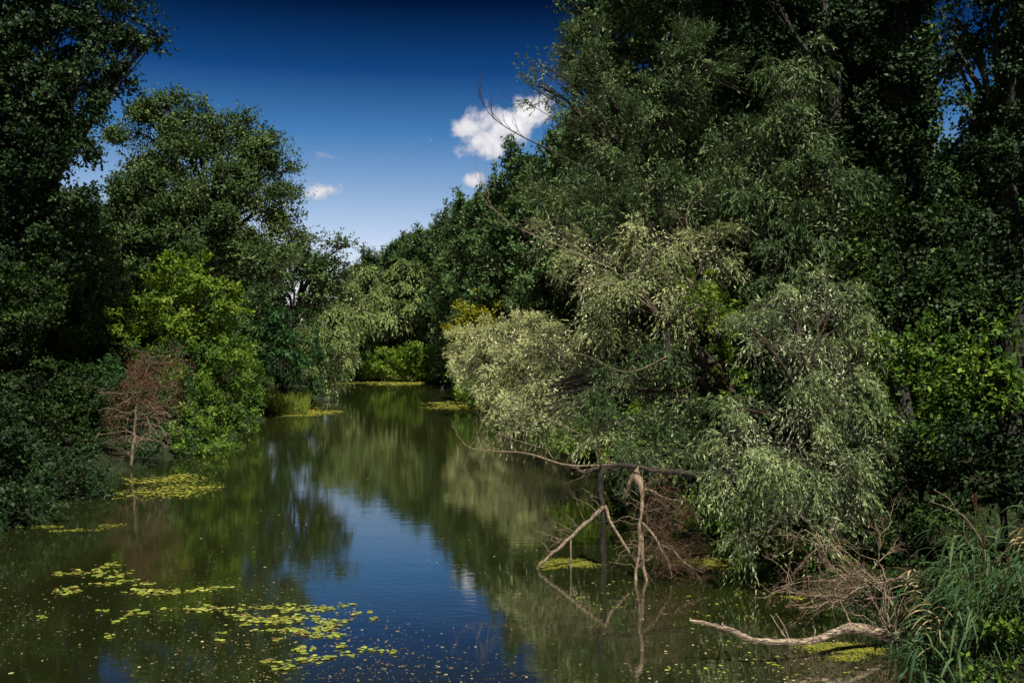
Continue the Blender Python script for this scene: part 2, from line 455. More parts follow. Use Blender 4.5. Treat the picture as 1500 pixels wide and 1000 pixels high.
# ------------------------------------------------------------------ right bank: row of poplars running up the river
def poplar_proto(seed, label, h=23, R=4.6, z0=2.0, n=34):
    rng = np.random.default_rng(seed)
    bl = tree_blobs(h, R, z0, n, rng, 'ovate', 1.75, 1.15)
    for k in range(7):   # upright leaders make the top ragged
        a = rng.uniform(0, 2 * PI); r = R * rng.uniform(.1, .55)
        bl.append(((r * math.cos(a), r * math.sin(a), h * rng.uniform(.90, 1.02)), (.55, .55, 1.5), .8))
    return make_tree('poplar_tree', label, 'tree', (0, 0, 0), bl, 'poplar', S_FAR, seed, r0=.32, bark='bark_pop')

POP = []
row = [  # x, y, scale, label  (a dark poplar wall on the right bank, far end to near end)
 (-32, 208, .88, 'small farthest poplar where the dark treeline on the right meets the low sky'),
 (-28.5, 198, .98, 'second poplar from the far end of the dark sloping treeline'),
 (-22.5, 191, 1.04, 'third poplar from the far end of the dark sloping treeline'),
 (-17.0, 184, 1.10, 'poplar above the grey-green weeping willows, fourth from the far end of the row'),
 (-10.3, 172, 1.2, 'poplar right of the weeping willows, fifth from the far end of the row'),
 (-6.5, 148, 1.12, 'dark poplar left of the small lowest cloud, sixth from the far end of the row'),
 (-3.6, 132, 1.06, 'dark poplar crown under the small lowest cloud, seventh from the far end of the row'),
 (-.8, 118, 1.04, 'dark poplar with its tip beside the small lowest cloud, eighth from the far end'),
 (1.8, 106, 1.06, 'dark poplar below the large cloud, ninth from the far end of the row'),
 (5.2, 95, 1.05, 'dark poplar touching the large cloud, tenth from the far end of the row'),
 (6.6, 86, 1.06, 'dark poplar behind the bare branch at the large cloud, eleventh from the far end'),
 (9.6, 77, 1.08, 'near poplar of the row behind the willow top, last one showing a crown edge'),
]
for i, (x, y, s, lab) in enumerate(row):
    if i < 3:
        t = poplar_proto(11 + i, lab, z0=[2.0, 2.6, 1.6][i]); t.location = (x, y, gz(x, y)); t.scale = (s,) * 3; POP.append(t)
    else:
        t = copy_thing(POP[i % 3], (x, y, gz(x, y)), rz=1.9 * i, sc=s, label=lab)
    t['group'] = 'poplars in a row on the right bank'
for i, (x, y, s, lab) in enumerate([(-25.5, 205, .97, 'distant poplar just behind the first gap of the sloping treeline'), (-20, 196, 1.05, 'distant poplar filling the second gap of the sloping treeline'),
    (-13.5, 182, 1.10, 'distant poplar filling the third gap, right above the weeping willows'), (-8.2, 160, 1.12, 'poplar set back behind the sloping treeline below the small lowest cloud, left one'), (-5.0, 142, 1.08, 'poplar set back behind the sloping treeline below the small lowest cloud, right one')]):
    t = copy_thing(POP[(i + 1) % 3], (x, y, gz(x, y)), rz=2.7 * i + .8, sc=s, label=lab)
    t['group'] = 'poplars in a row on the right bank'
rngp = np.random.default_rng(5)
BEHIND = 'dark poplar packed in the wood behind the front trees of the right bank'
for i, (x, y, *ss) in enumerate([(12, 68), (17, 84), (12, 98), (9, 118), (5, 138), (0, 160), (22, 66), (27, 80), (19, 58), (34, 60), (40, 74), (36, 92), (24, 100), (16.5, 52, 1.15), (21, 61, 1.1), (26.5, 44, 1.1), (32, 55, 1.2), (36, 66, 1.1), (22, 49.5, .5), (26.5, 60, .55), (15, 56, 1.15), (17.5, 74, 1.0), (14.5, 48, .6), (19, 43, .5), (25, 39, .85), (10.5, 58, .9), (40, 90, .7), (48, 108, .7)]):
    t = copy_thing(POP[i % 3], (x, y, gz(x, y)), rz=2.3 * i + 1, sc=ss[0] if ss else rngp.uniform(.92, 1.08), label=BEHIND)
    t['group'] = 'poplars packed in the right bank wood'

for i in range(46):
    x = -150 + i * 7.2 + rngp.uniform(-2, 2); y = 222 + rngp.uniform(0, 25)
    t = copy_thing(POP[i % 3], (x, y, gz(x, y)), rz=i * 1.7, sc=rngp.uniform(.60, .72), label='dark far tree in the low wood that closes the horizon')
    t['group'] = 'far wood on the horizon'
# weeping willows at the river bend
def weeping(label, lst, seed, base, st=S_WEEP_FAR):
    t = make_tree('weeping_willow', label, 'tree', base, px_blobs(lst), 'weeping', st, seed, r0=.4, bark='bark_wil')
    t['group'] = 'weeping willows at the river bend'
weeping('rounded grey-green weeping willow at the river bend, the larger with drooping layered tufts',
        [(560, 440, 179, 30, 32), (600, 420, 179, 34, 34), (640, 425, 177, 30, 30), (575, 468, 175, 34, 28), (620, 462, 174, 34, 30), (655, 462, 173, 24, 34), (540, 470, 179, 22, 30), (600, 395, 181, 24, 16)], 31, (-18.0, 176, gz(-18, 176)))
weeping('paler weeping willow left of the larger one, above the yellow grassy shore',
        [(500, 430, 160, 24, 26), (525, 405, 165, 24, 22), (520, 450, 158, 26, 30), (540, 425, 164, 22, 26), (500, 470, 158, 20, 24)], 32, (-25.5, 172, gz(-25.5, 172)))
weeping('silvery willow hanging to the water at the left end of the bend',
        [(488, 470, 112, 26, 28), (472, 500, 110, 24, 30), (498, 510, 108, 20, 28), (482, 540, 108, 24, 26), (466, 455, 113, 18, 20)], 33, (-22.5, 111, gz(-22.5, 111)), dict(S_WEEP_FAR, L=.26, W=.10, cs=1.1, tl=1.0, droop=.6))

# shrubs along the far shore
def shrub(label, lst, mat, st, seed, base, cat='bush', name='shrub', group=None, r0=.07, bark='bark'):
    return make_tree(name, label, cat, base, px_blobs(lst), mat, st, seed, r0=r0, bark=bark, group=group)
FARG = 'shrubs on the far shore of the bend'
def farb(px, py=558): return tuple(at(px, py, 172) * np.array([1, 1, 0]) + np.array([0, 0, .6]))
shrub('low dark green bush left of the bright ones on the far shore', [(535, 530, 166, 24, 22), (520, 540, 165, 16, 14)], 'shrub', S_FAR, 41, farb(535), group=FARG)
shrub('bright green bush in the middle of the far shore, under the weeping willow', [(572, 528, 165, 26, 22), (590, 540, 165, 16, 14), (555, 545, 165, 14, 10)], 'bright', S_FAR, 42, farb(572), group=FARG)
shrub('taller bright green bush with layered branches right of middle on the far shore', [(612, 522, 163, 26, 22), (625, 540, 163, 22, 16), (598, 542, 163, 14, 12)], 'bright', S_FAR, 43, farb(612), group=FARG)
shrub('dark bush at the right end of the far shore, beside the silvery willow', [(650, 525, 160, 22, 26), (665, 545, 158, 14, 14), (645, 553, 160, 14, 10)], 'shrub', S_FAR, 44, (-10.5, 170, .6), group=FARG)
shrub('yellow-green bush poking out above the silvery willow', [(700, 458, 104, 30, 22), (680, 480, 104, 22, 20), (672, 510, 104, 12, 26), (715, 480, 103, 26, 22), (672, 535, 103, 10, 16), (706, 438, 104, 12, 9, .5)], 'yellow', dict(S_FAR, L=.22, W=.15, cov=3.6), 45, (-3.0, 104, .6))

shrub('low bush at the waterline under the left end of the silvery willow', [(700, 575, 88, 34, 18), (730, 582, 82, 30, 14), (676, 560, 95, 16, 22), (760, 590, 76, 30, 14), (700, 550, 98, 30, 26)], 'shrub', S_SHRUB_FAR, 46, (-1.5, 90, .5))
# ------------------------------------------------------------------ left bank
# two tall trees: near dark one cut by the frame, and the round cottonwood
L1 = [(20, 30, 51, 70, 60), (90, 20, 51, 60, 50), (150, 60, 51, 44, 34), (200, 62, 51, 28, 16, .9), (228, 56, 51, 16, 8, .8), (120, 120, 50, 55, 40), (60, 130, 50, 70, 60),
      (170, 120, 51, 28, 18, .8), (0, 210, 50, 70, 60), (75, 220, 49, 60, 50), (120, 190, 49, 40, 34, .8), (40, 300, 49, 60, 50), (100, 300, 49, 40, 34, .8), (-60, 100, 51, 70, 90), (-60, 250, 51, 70, 90),
      (60, -60, 51, 90, 60), (-50, -50, 51, 90, 80), (150, -20, 52, 40, 30, .8), (185, 15, 51, 30, 14, .6), (10, 380, 49, 60, 50), (85, 370, 49, 40, 40)]
make_tree('cottonwood_tree', 'tall near tree on the left edge, dark against the sky with a branch reaching right', 'tree', (-24.6, 51, gz(-24.6, 51)), px_blobs(L1, .8), 'poplar_shaded', dict(S_NEAR, cov=8, L=.16, W=.115, cs=1.2), 51, r0=.5, bark='bark')
L2 = [(200, 195, 76, 34, 42), (245, 175, 76, 30, 34), (285, 190, 75, 34, 36), (325, 205, 75, 34, 32), (365, 220, 74, 26, 26), (385, 258, 74, 32, 30), (200, 260, 75, 36, 44), (260, 250, 73, 46, 44), (320, 270, 72, 46, 44),
      (380, 300, 72, 46, 38), (412, 298, 73, 24, 24), (428, 335, 73, 24, 20), (210, 330, 74, 40, 40), (270, 330, 72, 46, 40), (330, 340, 71, 46, 40), (395, 355, 71, 46, 34), (205, 390, 74, 36, 34), (300, 385, 72, 46, 30), (370, 400, 71, 40, 30),
      (245, 148, 76, 10, 20, .7), (305, 168, 76, 10, 22, .7), (276, 160, 76, 8, 20, .7), (210, 160, 76, 14, 18, .7), (352, 188, 75, 10, 16, .7), (405, 225, 74, 20, 16), (340, 185, 75, 22, 20), (405, 250, 74, 20, 20), (385, 215, 75, 24, 24)]
make_tree('cottonwood_tree', 'big round-crowned cottonwood on the left bank, sunlit on its right side', 'tree', (-24.5, 75, gz(-24.5, 75)), px_blobs(L2, .85), 'cottonwood', dict(S_MID, cov=7.5, cs=1.5), 52, r0=.55, bark='bark')
# branch bridge to the right with the hole of sky under it
L3 = [(430, 385, 92, 34, 22), (470, 380, 92, 28, 18), (492, 360, 92, 22, 12, .8), (508, 358, 92, 12, 8, .7), (400, 420, 92, 26, 34), (482, 400, 92, 26, 18), (468, 430, 92, 16, 26), (500, 385, 92, 14, 10, .8), (455, 352, 92, 14, 9, .7), (455, 405, 92, 20, 12), (388, 385, 90, 24, 24), (396, 440, 90, 22, 24), (478, 425, 93, 20, 24), (462, 450, 93, 22, 16), (412, 395, 91, 22, 14)]
make_tree('cottonwood_tree', 'lower tree right of the round cottonwood, arching over a small hole of sky', 'tree', (-21.8, 92, gz(-21.8, 92)), px_blobs(L3), 'cottonwood', dict(S_MID, L=.2, W=.14), 53, r0=.3)
make_tree('spreading_tree', 'dark feathery tree with flat drooping layers beside the grass tuft', 'tree', (-20.5, 88, gz(-20.5, 88)),
          px_blobs([(415, 465, 86, 34, 16), (385, 490, 86, 30, 16), (430, 495, 85, 34, 14), (410, 520, 84, 38, 16), (450, 530, 84, 28, 14), (395, 548, 90, 30, 16), (440, 560, 90, 34, 14), (462, 505, 88, 16, 14), (425, 574, 90, 30, 10)]),
          'fir', S_FIR, 54, r0=.2)
make_tree('background_tree', 'dim grey-green tree in the gap between the two tall left bank trees', 'tree', (-44, 112, 1.5),
          px_blobs([(165, 345, 112, 30, 28), (190, 380, 112, 30, 34), (150, 400, 112, 34, 40), (210, 345, 113, 22, 22)]), 'weeping', dict(S_FAR, L=.26), 55, r0=.3)
# wood behind, closing the left side
LB = 'dark tree packed in the wood behind the front trees of the left bank'
for i, (x, y, s) in enumerate([(-40, 80, .62), (-41, 91, .68), (-39, 96, .75), (-36.7, 101, .95), (-34.6, 106, .95), (-29.5, 101, .85), (-29.5, 112, .72), (-28.5, 130, .42), (-24, 57, .5), (-46, 70, .9), (-52, 84, .9), (-31, 80, .7), (-33, 88, .8), (-40, 150, .5), (-50, 165, .6), (-37, 78, .70), (-48, 92, .72), (-30, 62, .55), (-40, 60, .62), (-33, 112, .52), (-44, 132, .66), (-36, 100, .60), (-56, 110, .8), (-30, 56, 1.05), (-34, 45, .55), (-31, 134, .40), (-38, 165, .45), (-46, 185, .5), (-30, 188, .52), (-22, 205, .6)]):
    t = copy_thing(POP[i % 3], (x, y, gz(x, y)), rz=1.3 * i, sc=s, label=LB)
    t['group'] = 'trees packed in the left bank wood'

LS = 'bushes crowding the left bank'
def lshrub(label, lst, mat, seed, b, st=S_SHRUB, depth=.9):
    return make_tree('shrub', label, 'bush', (b[0], b[1], gz(b[0], b[1])), px_blobs(lst, depth), mat, st, seed, r0=.09, group=LS)
lshrub('brightest yellow-green bush, under the round cottonwood', [(270, 400, 61, 40, 30), (300, 430, 60, 46, 30), (240, 430, 60, 44, 32), (215, 465, 59, 40, 24), (330, 460, 60, 36, 30), (275, 475, 59, 44, 28), (345, 500, 60, 26, 24)], 'bright', 61, (-20.5, 61), dict(S_SHRUB, L=.16, W=.10, cs=.75, cov=4))
lshrub('green bush above and behind the red-brown dead shrub', [(150, 480, 55, 44, 24), (110, 500, 57, 40, 24), (180, 510, 56, 34, 26), (90, 530, 56, 44, 26), (230, 520, 56, 30, 22, .8), (140, 440, 57, 40, 26)], 'bright', 62, (-21, 52), dict(S_SHRUB, L=.14, W=.09, cs=.65, cov=3.6))
lshrub('bush with shade in its leaf colour on the left edge level with the dead shrub top', [(20, 480, 44, 50, 36), (50, 440, 45, 44, 34), (0, 420, 46, 50, 40), (60, 400, 48, 40, 34)], 'deep', 63, (-21, 45))
lshrub('bush overhanging the water right of the dead shrub', [(330, 560, 60, 34, 34), (300, 600, 52, 30, 34), (350, 600, 60, 30, 30), (285, 645, 48, 30, 28), (320, 650, 52, 26, 22), (365, 560, 68, 24, 34), (310, 520, 58, 34, 26), (270, 560, 53, 30, 34)], 'shrub', 64, (-17, 54), dict(S_SHRUB, L=.13, W=.08))
lshrub('small dark bush between the overhanging bush and the grass tuft', [(362, 590, 76, 20, 22), (352, 622, 66, 20, 14), (340, 625, 62, 24, 18)], 'shrub', 65, (-20.5, 74), dict(S_SHRUB, L=.16, W=.1))
lshrub('dense green bush left of the dead shrub trunk', [(60, 560, 44, 50, 34), (110, 590, 44, 44, 30), (20, 590, 42, 44, 34), (140, 630, 44, 36, 30), (70, 620, 42, 50, 34), (130, 560, 45, 30, 20, .7), (128, 660, 42, 22, 22)], 'deep', 66, (-20, 44))
lshrub('dark low bush hanging over the left waterline', [(40, 660, 33, 60, 30), (110, 680, 35, 50, 30), (0, 700, 31, 50, 34), (60, 715, 32, 44, 28), (120, 720, 34, 36, 22), (10, 640, 33, 50, 34)], 'poplar_shaded', 67, (-16.8, 33), dict(S_NEAR, cov=5))
lshrub('dark bush in the lower left corner of the bank', [(-20, 740, 28, 50, 34), (30, 745, 29, 44, 24), (-60, 690, 28, 60, 50), (-80, 600, 30, 70, 60)], 'poplar_shaded', 68, (-16.0, 28), dict(S_NEAR, cov=5))
lshrub('dim bush filling the dark hollow behind the dead shrub', [(210, 600, 52, 44, 44), (250, 560, 56, 40, 50), (190, 540, 55, 50, 40), (240, 640, 50, 40, 30), (200, 660, 46, 30, 20), (150, 570, 50, 44, 44)], 'fir', 69, (-18.8, 53), dict(S_SHRUB, cov=5))

# off the picture's left: unseen poplars added beside the river to shade its lower left
for i, (x, y, s) in enumerate([(-21.5, 23, .85), (-21, 13, .85), (-18.5, 4, .95), (-16.5, -5, 1.0), (-27, 20, .9)]):
    t = copy_thing(POP[(i + 1) % 3], (x, y, gz(x, y)), rz=2.1 * i, sc=s, label=LB)
    t['group'] = 'trees packed in the left bank wood'

# ------------------------------------------------------------------ right bank: willows and tall trees
def rtree(name, label, lst, mat, st, seed, base, trunk=None, r0=.3, bark='bark_wil', depth=.85, extra=None, cat='tree', limbs=True, br=None):
    return make_tree(name, label, cat, base, px_blobs(lst, depth), mat, st, seed, trunk=trunk, r0=r0, bark=bark, extra=extra, limbs=limbs, br_mat=br)
rtree('willow_tree', 'pale silvery willow reaching over the water in the middle of the view',
      [(692, 500, 78, 34, 30), (735, 500, 74, 44, 36), (700, 545, 76, 40, 26), (755, 545, 70, 50, 36), (780, 495, 66, 50, 36), (725, 570, 72, 36, 18), (790, 590, 60, 44, 30), (760, 600, 63, 40, 22), (820, 545, 58, 44, 44), (680, 525, 78, 20, 26)],
      'silver', S_SILV, 71, (3.2, 68, gz(3.2, 68)), r0=.3)

def bare_branch(pts, r, n=14, seed=0, side=5, sl=.5, up=.4):
    """a bare limb with upright side twigs -> list of (points, radii)"""
    rng = np.random.default_rng(seed)
    sp = spline(pts, n, rng, r * .4)
    out = [(sp, np.linspace(r, r * .18, n))]
    for k in range(side):
        i = int(n * (.25 + .7 * (k + rng.random()) / side)); i = min(i, n - 2)
        t = norm(sp[i + 1] - sp[i])
        d = norm(t * .7 + rng.normal(size=3) * .45 + np.array([0, 0, up]))
        l = sl * rng.uniform(.5, 1.2)
        q = spline([sp[i], sp[i] + d * l * .5, sp[i] + norm(d + np.array([0, 0, up * .6])) * l], 7, rng, l * .03)
        out.append((q, np.linspace(r * .38, r * .08, 7)))
        if l > .35:
            for _ in range(2):
                j = rng.integers(2, 5); d2 = norm(d + rng.normal(size=3) * .5)
                q2 = spline([q[j], q[j] + d2 * l * .25, q[j] + norm(d2 + np.array([0, 0, up])) * l * .45], 6)
                out.append((q2, np.linspace(r * .2, r * .06, 6)))
    return out
def even(lst, n=14):
    return [[(spline(p, n), .62 * np.interp(np.linspace(0, 1, n), np.linspace(0, 1, len(r)), r)) for p, r in limb] for limb in lst]

# the big leaning willow over the broken wood
tr = [at(1118, 700, 27), at(1078, 598, 27.5), at(1040, 545, 28), at(985, 480, 29), at(930, 420, 30.5), at(880, 370, 32)]
ext = []
ext.append(bare_branch([at(960, 455, 29.5), at(900, 416, 29.2), at(850, 418, 28.8), at(800, 402, 28.5)], .03, 12, 1, 5, .6))
ext.append(bare_branch([at(900, 395, 31), at(820, 360, 31), at(760, 335, 31), at(718, 300, 31), at(710, 262, 31)], .035, 16, 2, 8, 1.3))
ext.append(bare_branch([at(900, 680, 25.5), at(830, 680, 26), at(775, 664, 26.4), at(720, 662, 26.8), at(690, 655, 27), at(668, 636, 27)], .045, 16, 3, 6, 1.0, .5))
ext.append(bare_branch([at(860, 640, 28), at(800, 612, 28), at(740, 600, 28.5), at(700, 575, 28.5)], .02, 12, 4, 4, .5))
ext.append(bare_branch([at(790, 655, 26.6), at(745, 640, 27), at(712, 620, 27.2), at(697, 598, 27.3)], .018, 12, 5, 3, .5))
ext.append(bare_branch([at(1000, 470, 29), at(1012, 400, 30), at(1008, 310, 30), at(1030, 275, 30)], .05, 14, 6, 4, .9))
ext.append(bare_branch([at(980, 520, 27), at(920, 545, 26.5), at(860, 520, 26), at(815, 515, 26)], .025, 12, 7, 4, .6))
rtree('willow_tree', 'large leaning willow whose trunk slants up to the left above the broken branches',
      [(835, 520, 33, 46, 42), (812, 575, 32, 50, 34), (880, 478, 32, 60, 36), (935, 425, 31, 70, 40), (870, 385, 33, 54, 36),
       (815, 350, 34, 36, 24, .7), (1000, 440, 29.5, 50, 40), (1035, 370, 30, 38, 40), (760, 590, 33, 30, 22, .8), (790, 620, 31, 40, 22, .9), (960, 360, 32, 54, 34), (870, 640, 28.5, 34, 16, .7)],
      'willow_pale', S_WIL, 72, (7.0, 27, gz(7.0, 27)), trunk=tr, r0=.27, extra=even(ext), br='dead_twig')
rtree('willow_tree', 'shade-side willow crown, shade put into its leaf colour, between the broken branches and the slanting trunk',
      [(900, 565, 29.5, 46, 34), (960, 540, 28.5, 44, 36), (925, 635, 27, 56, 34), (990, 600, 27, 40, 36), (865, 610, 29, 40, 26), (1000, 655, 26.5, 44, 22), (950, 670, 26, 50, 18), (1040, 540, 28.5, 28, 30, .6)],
      'willow_shaded', dict(S_WIL, cov=3.8), 172, (6.9, 28.6, gz(6.9, 28.6)), r0=.14)  # shade side of the leaning willow, split off with darkened leaves
# ivy-like yellow green climber on the second slanting stem
tr = [at(1110, 640, 26.5), at(1070, 570, 27), at(1050, 490, 27.5), at(1040, 440, 28)]
rtree('climbing_vine', 'yellow-green vine climbing a rust-brown slanting stem in the middle of the right bank',
      [(1045, 455, 27.6, 22, 26, .7), (1060, 500, 27.2, 16, 24, .7), (1070, 545, 27, 20, 26, .8), (1080, 590, 26.6, 18, 26, .8), (1030, 420, 28, 30, 24, .8), (1085, 460, 26.6, 26, 20, .8)],
      'bright', dict(S_SHRUB, L=.09, W=.065, cs=.35, tl=.3, cov=3.2), 73, (6.7, 26.3, gz(6.7, 26.3)), trunk=tr, r0=.12, limbs=False, cat='vine')
# upper willow with the bare branch against the cloud
tr = [at(1010, 560, 40), at(985, 420, 40), at(950, 330, 40), at(920, 250, 40), at(905, 180, 40)]
ext = []
ext.append(bare_branch([at(890, 265, 39), at(830, 232, 39), at(778, 205, 39), at(735, 182, 39), at(712, 160, 39), at(700, 125, 39)], .06, 18, 11, 10, 1.3, .9))
ext.append(bare_branch([at(820, 180, 39), at(788, 160, 39), at(755, 146, 39), at(740, 143, 39)], .025, 12, 12, 5, .6, .5))
ext.append(bare_branch([at(1130, 165, 34), at(1098, 140, 34), at(1050, 118, 34), at(1020, 80, 34)], .03, 12, 13, 3, .5))
rtree('willow_tree', 'upper willow with a long bare branch reaching in front of the large cloud',
      [(900, 215, 40, 70, 50), (850, 270, 40, 60, 44), (960, 160, 40, 70, 54), (960, 270, 38, 70, 50), (800, 130, 40, 34, 26, .5), (840, 160, 40, 36, 34, .7), (880, 120, 41, 50, 44), (790, 95, 40, 20, 12, .4), (810, 285, 41, 44, 36, .9), (900, 320, 38, 66, 44), (1010, 300, 37, 50, 44),
       (768, 115, 40, 18, 10, .35), (1000, 100, 40, 60, 60), (870, 70, 42, 36, 44)],
      'willow_shaded', dict(S_WIL, L=.15, W=.036, cs=.8, up=.35, droop=.15), 74, (7.5, 40, gz(7.5, 40)), trunk=tr, r0=.3, extra=even(ext), br='bark_wil')
# willow right of it
tr = [at(1150, 600, 33), at(1140, 450, 33), at(1130, 330, 33), at(1150, 200, 33)]
rtree('willow_tree', 'tall grey-green willow left of the dark hollow, its crown level with the upper willow',
      [(1110, 230, 33, 54, 46), (1165, 190, 33, 54, 46), (1200, 260, 32, 56, 46), (1140, 300, 32, 50, 44), (1215, 330, 31, 56, 44), (1150, 375, 31, 44, 34), (1215, 400, 30, 50, 40), (1245, 290, 32, 40, 50, .8), (1070, 200, 34, 44, 44), (1080, 290, 33, 40, 40), (1170, 110, 34, 54, 44), (1130, 420, 30, 36, 26)],
      'willow_shaded', dict(S_WIL, droop=.5, L=.15, W=.032), 75, (8.8, 33, gz(8.8, 33)), trunk=tr, r0=.28)
# the big drooping silvery willow near the water
tr = [at(1235, 840, 22.5), at(1215, 720, 22.6), at(1190, 600, 22.8), at(1180, 520, 23), at(1170, 470, 23.4)]
rtree('willow_tree', 'nearest willow with silvery drooping foliage hanging almost to the water',
      [(1105, 480, 24, 44, 30, .8), (1150, 450, 24, 44, 34, .9), (1175, 505, 22.8, 38, 26, .9), (1215, 555, 22.4, 40, 24, .8), (1215, 445, 24.5, 60, 40), (1225, 530, 23.5, 46, 34), (1100, 645, 21.6, 50, 34), (1060, 690, 21.6, 32, 26), (1175, 600, 21.8, 50, 28), (1250, 585, 22.4, 44, 36),
       (1130, 705, 20.8, 50, 38), (1200, 665, 20.8, 54, 38), (1110, 765, 20.8, 30, 34), (1180, 740, 20.4, 50, 36), (1235, 720, 21, 44, 40), (1100, 805, 20.8, 16, 18, .8), (1270, 650, 21.8, 34, 50, .9), (1075, 600, 22.4, 30, 24, .8), (1280, 500, 24, 36, 40, .8)],
      'willow', S_WIL_NEAR, 76, (7.6, 22.6, gz(7.6, 22.6)), trunk=tr, r0=.14)
# tall poplars standing over the willows
def tall(label, lst, seed, base, trunk, mat='poplar', r0=.38, st=None, bark='bark_pop'):
    return make_tree('poplar_tree', label, 'tree', (base[0], base[1], gz(*base)), px_blobs(lst, .8), mat, st or dict(S_MID, cov=9), seed, trunk=trunk, r0=r0, bark=bark, group='tall poplars over the right bank willows')
tall('tall dark tree whose crown edge borders the sky at the top middle', [(880, -40, 50, 60, 60), (900, 40, 50, 60, 50), (960, -10, 49, 70, 70), (960, 80, 49, 60, 50), (870, 110, 50, 30, 34), (1040, 20, 48, 60, 70), (1030, 130, 48, 60, 60), (825, 0, 50, 24, 10, .6), (850, 45, 50, 16, 12, .7), (940, 160, 49, 60, 50), (1000, -90, 48, 90, 60), (880, 190, 50, 40, 40), (1040, 230, 48, 60, 60)], 81, (8.2, 49), [at(985, 690, 49), at(980, 400, 49), at(970, 150, 49), at(960, -60, 49)])
tall('tall tree with a pale bare trunk stretch near the top right of centre', [(1110, 30, 46, 60, 60), (1120, 110, 46, 50, 50), (1165, 60, 47, 44, 50), (1270, 40, 47, 50, 60), (1260, 130, 46, 50, 50), (1180, 180, 45, 44, 40), (1240, 20, 45.5, 34, 50), (1240, 180, 45.5, 30, 50), (1100, -60, 46, 80, 60), (1250, -60, 46, 80, 60), (1290, 220, 46, 44, 50), (1230, 240, 46, 44, 40)], 82, (15.1, 45),
     [at(1240, 640, 45), at(1232, 400, 45), at(1222, 200, 45), at(1206, 30, 45), at(1200, -120, 45)], 'poplar_shaded')
tall('tall dark tree left of the blue gap of sky at the upper right', [(1320, 40, 40, 44, 50), (1330, 130, 40, 36, 40), (1310, 200, 40, 44, 44), (1340, 230, 39, 26, 26, .8), (1330, -50, 40, 60, 60), (1310, 290, 38, 50, 40), (1350, 330, 38, 40, 40), (1360, 80, 40, 14, 22, .6), (1365, 290, 38, 26, 18, .5), (1395, 350, 38, 26, 26, .7)], 83, (15.4, 40),
     [at(1325, 640, 40), at(1320, 400, 40), at(1316, 200, 40), at(1310, -60, 40)], 'poplar_shaded')
tall('tall dark tree right of the blue gap of sky, at the right edge', [(1450, 30, 32, 44, 50), (1500, 80, 32, 60, 60), (1450, 140, 32, 36, 50), (1480, 240, 31, 50, 60), (1445, 300, 31, 34, 40), (1440, 390, 30, 44, 44), (1500, 400, 30, 50, 60), (1400, 30, 33, 20, 26, .6), (1460, -60, 32, 80, 60), (1400, 90, 33, 20, 10, .5), (1392, 60, 36, 16, 44, .6), (1412, 215, 34, 12, 30, .6), (1415, 170, 32, 10, 20, .4)], 84, (16.4, 32),
     [at(1490, 720, 32), at(1482, 400, 32), at(1475, 150, 32), at(1465, -80, 32)], 'poplar_shaded', st=dict(S_NEAR, cov=6))
# leafy understory on the right
RS = 'leafy bushes of the right bank'
def rshrub(label, lst, mat, seed, b, st=S_SHRUB, depth=.9, r0=.08):
    return make_tree('shrub', label, 'bush', (b[0], b[1], gz(b[0], b[1])), px_blobs(lst, depth), mat, st, seed, r0=r0, group=RS)
rshrub('broad green maple-like tree below the blue gap of sky', [(1300, 330, 30, 44, 30), (1360, 320, 30, 40, 28), (1330, 380, 29, 50, 30), (1400, 380, 29, 40, 34), (1280, 385, 29, 40, 34), (1370, 430, 28, 50, 34), (1310, 440, 28, 44, 34), (1440, 450, 28, 44, 34)], 'deep', 91, (12.5, 29), dict(S_NEAR, nup=.9))
rshrub('bright leafy bush against the right edge, halfway up', [(1460, 520, 20, 50, 34), (1430, 560, 20, 44, 30), (1490, 570, 20, 44, 36), (1480, 490, 20, 24, 14, .8)], 'shrub', 92, (9.9, 20), dict(S_SHRUB, L=.12, W=.06, cs=.45, cov=3))
rshrub('green bush lit from above right of the silvery drooping willow', [(1350, 560, 22.5, 44, 34), (1390, 600, 22, 44, 34), (1330, 620, 22, 40, 34), (1380, 650, 21.5, 44, 34), (1330, 510, 23, 44, 34), (1300, 560, 23, 34, 40)], 'shrub', 93, (9.3, 22.6), dict(S_SHRUB, L=.10, W=.06, cs=.45))
rshrub('dark bush in the deep shade behind the reeds', [(1440, 640, 20, 50, 40), (1480, 700, 19.5, 50, 44), (1400, 720, 20, 44, 40), (1340, 700, 21, 44, 44), (1300, 750, 21, 34, 44), (1500, 630, 20, 40, 50)], 'poplar_shaded', 94, (9.4, 20.8), dict(S_SHRUB, cov=5, L=.10, W=.06))
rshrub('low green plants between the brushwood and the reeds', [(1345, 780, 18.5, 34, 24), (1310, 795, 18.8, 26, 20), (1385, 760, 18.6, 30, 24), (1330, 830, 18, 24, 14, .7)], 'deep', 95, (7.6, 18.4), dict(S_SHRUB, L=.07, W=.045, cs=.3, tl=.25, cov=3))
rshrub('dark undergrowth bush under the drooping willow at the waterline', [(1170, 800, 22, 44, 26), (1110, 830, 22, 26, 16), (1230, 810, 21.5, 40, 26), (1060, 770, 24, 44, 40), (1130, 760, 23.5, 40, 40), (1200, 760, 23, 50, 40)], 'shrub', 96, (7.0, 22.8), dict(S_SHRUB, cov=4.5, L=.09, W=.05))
rshrub('backdrop bush with shade in its leaf colour behind the broken branches under the leaning willow', [(960, 700, 29, 60, 34), (1020, 730, 28, 60, 44), (1060, 700, 27, 50, 40), (900, 720, 31, 30, 22, .8), (1000, 780, 27, 50, 26), (1090, 640, 27, 40, 44), (1150, 560, 27, 60, 60), (1120, 480, 29, 50, 50), (1240, 640, 26, 60, 80), (1040, 590, 30, 50, 60)], 'poplar_shaded', 97, (6.8, 28.5), dict(S_SHRUB, cov=4.5))  # dark-coloured backdrop standing in for shade in the willow gaps
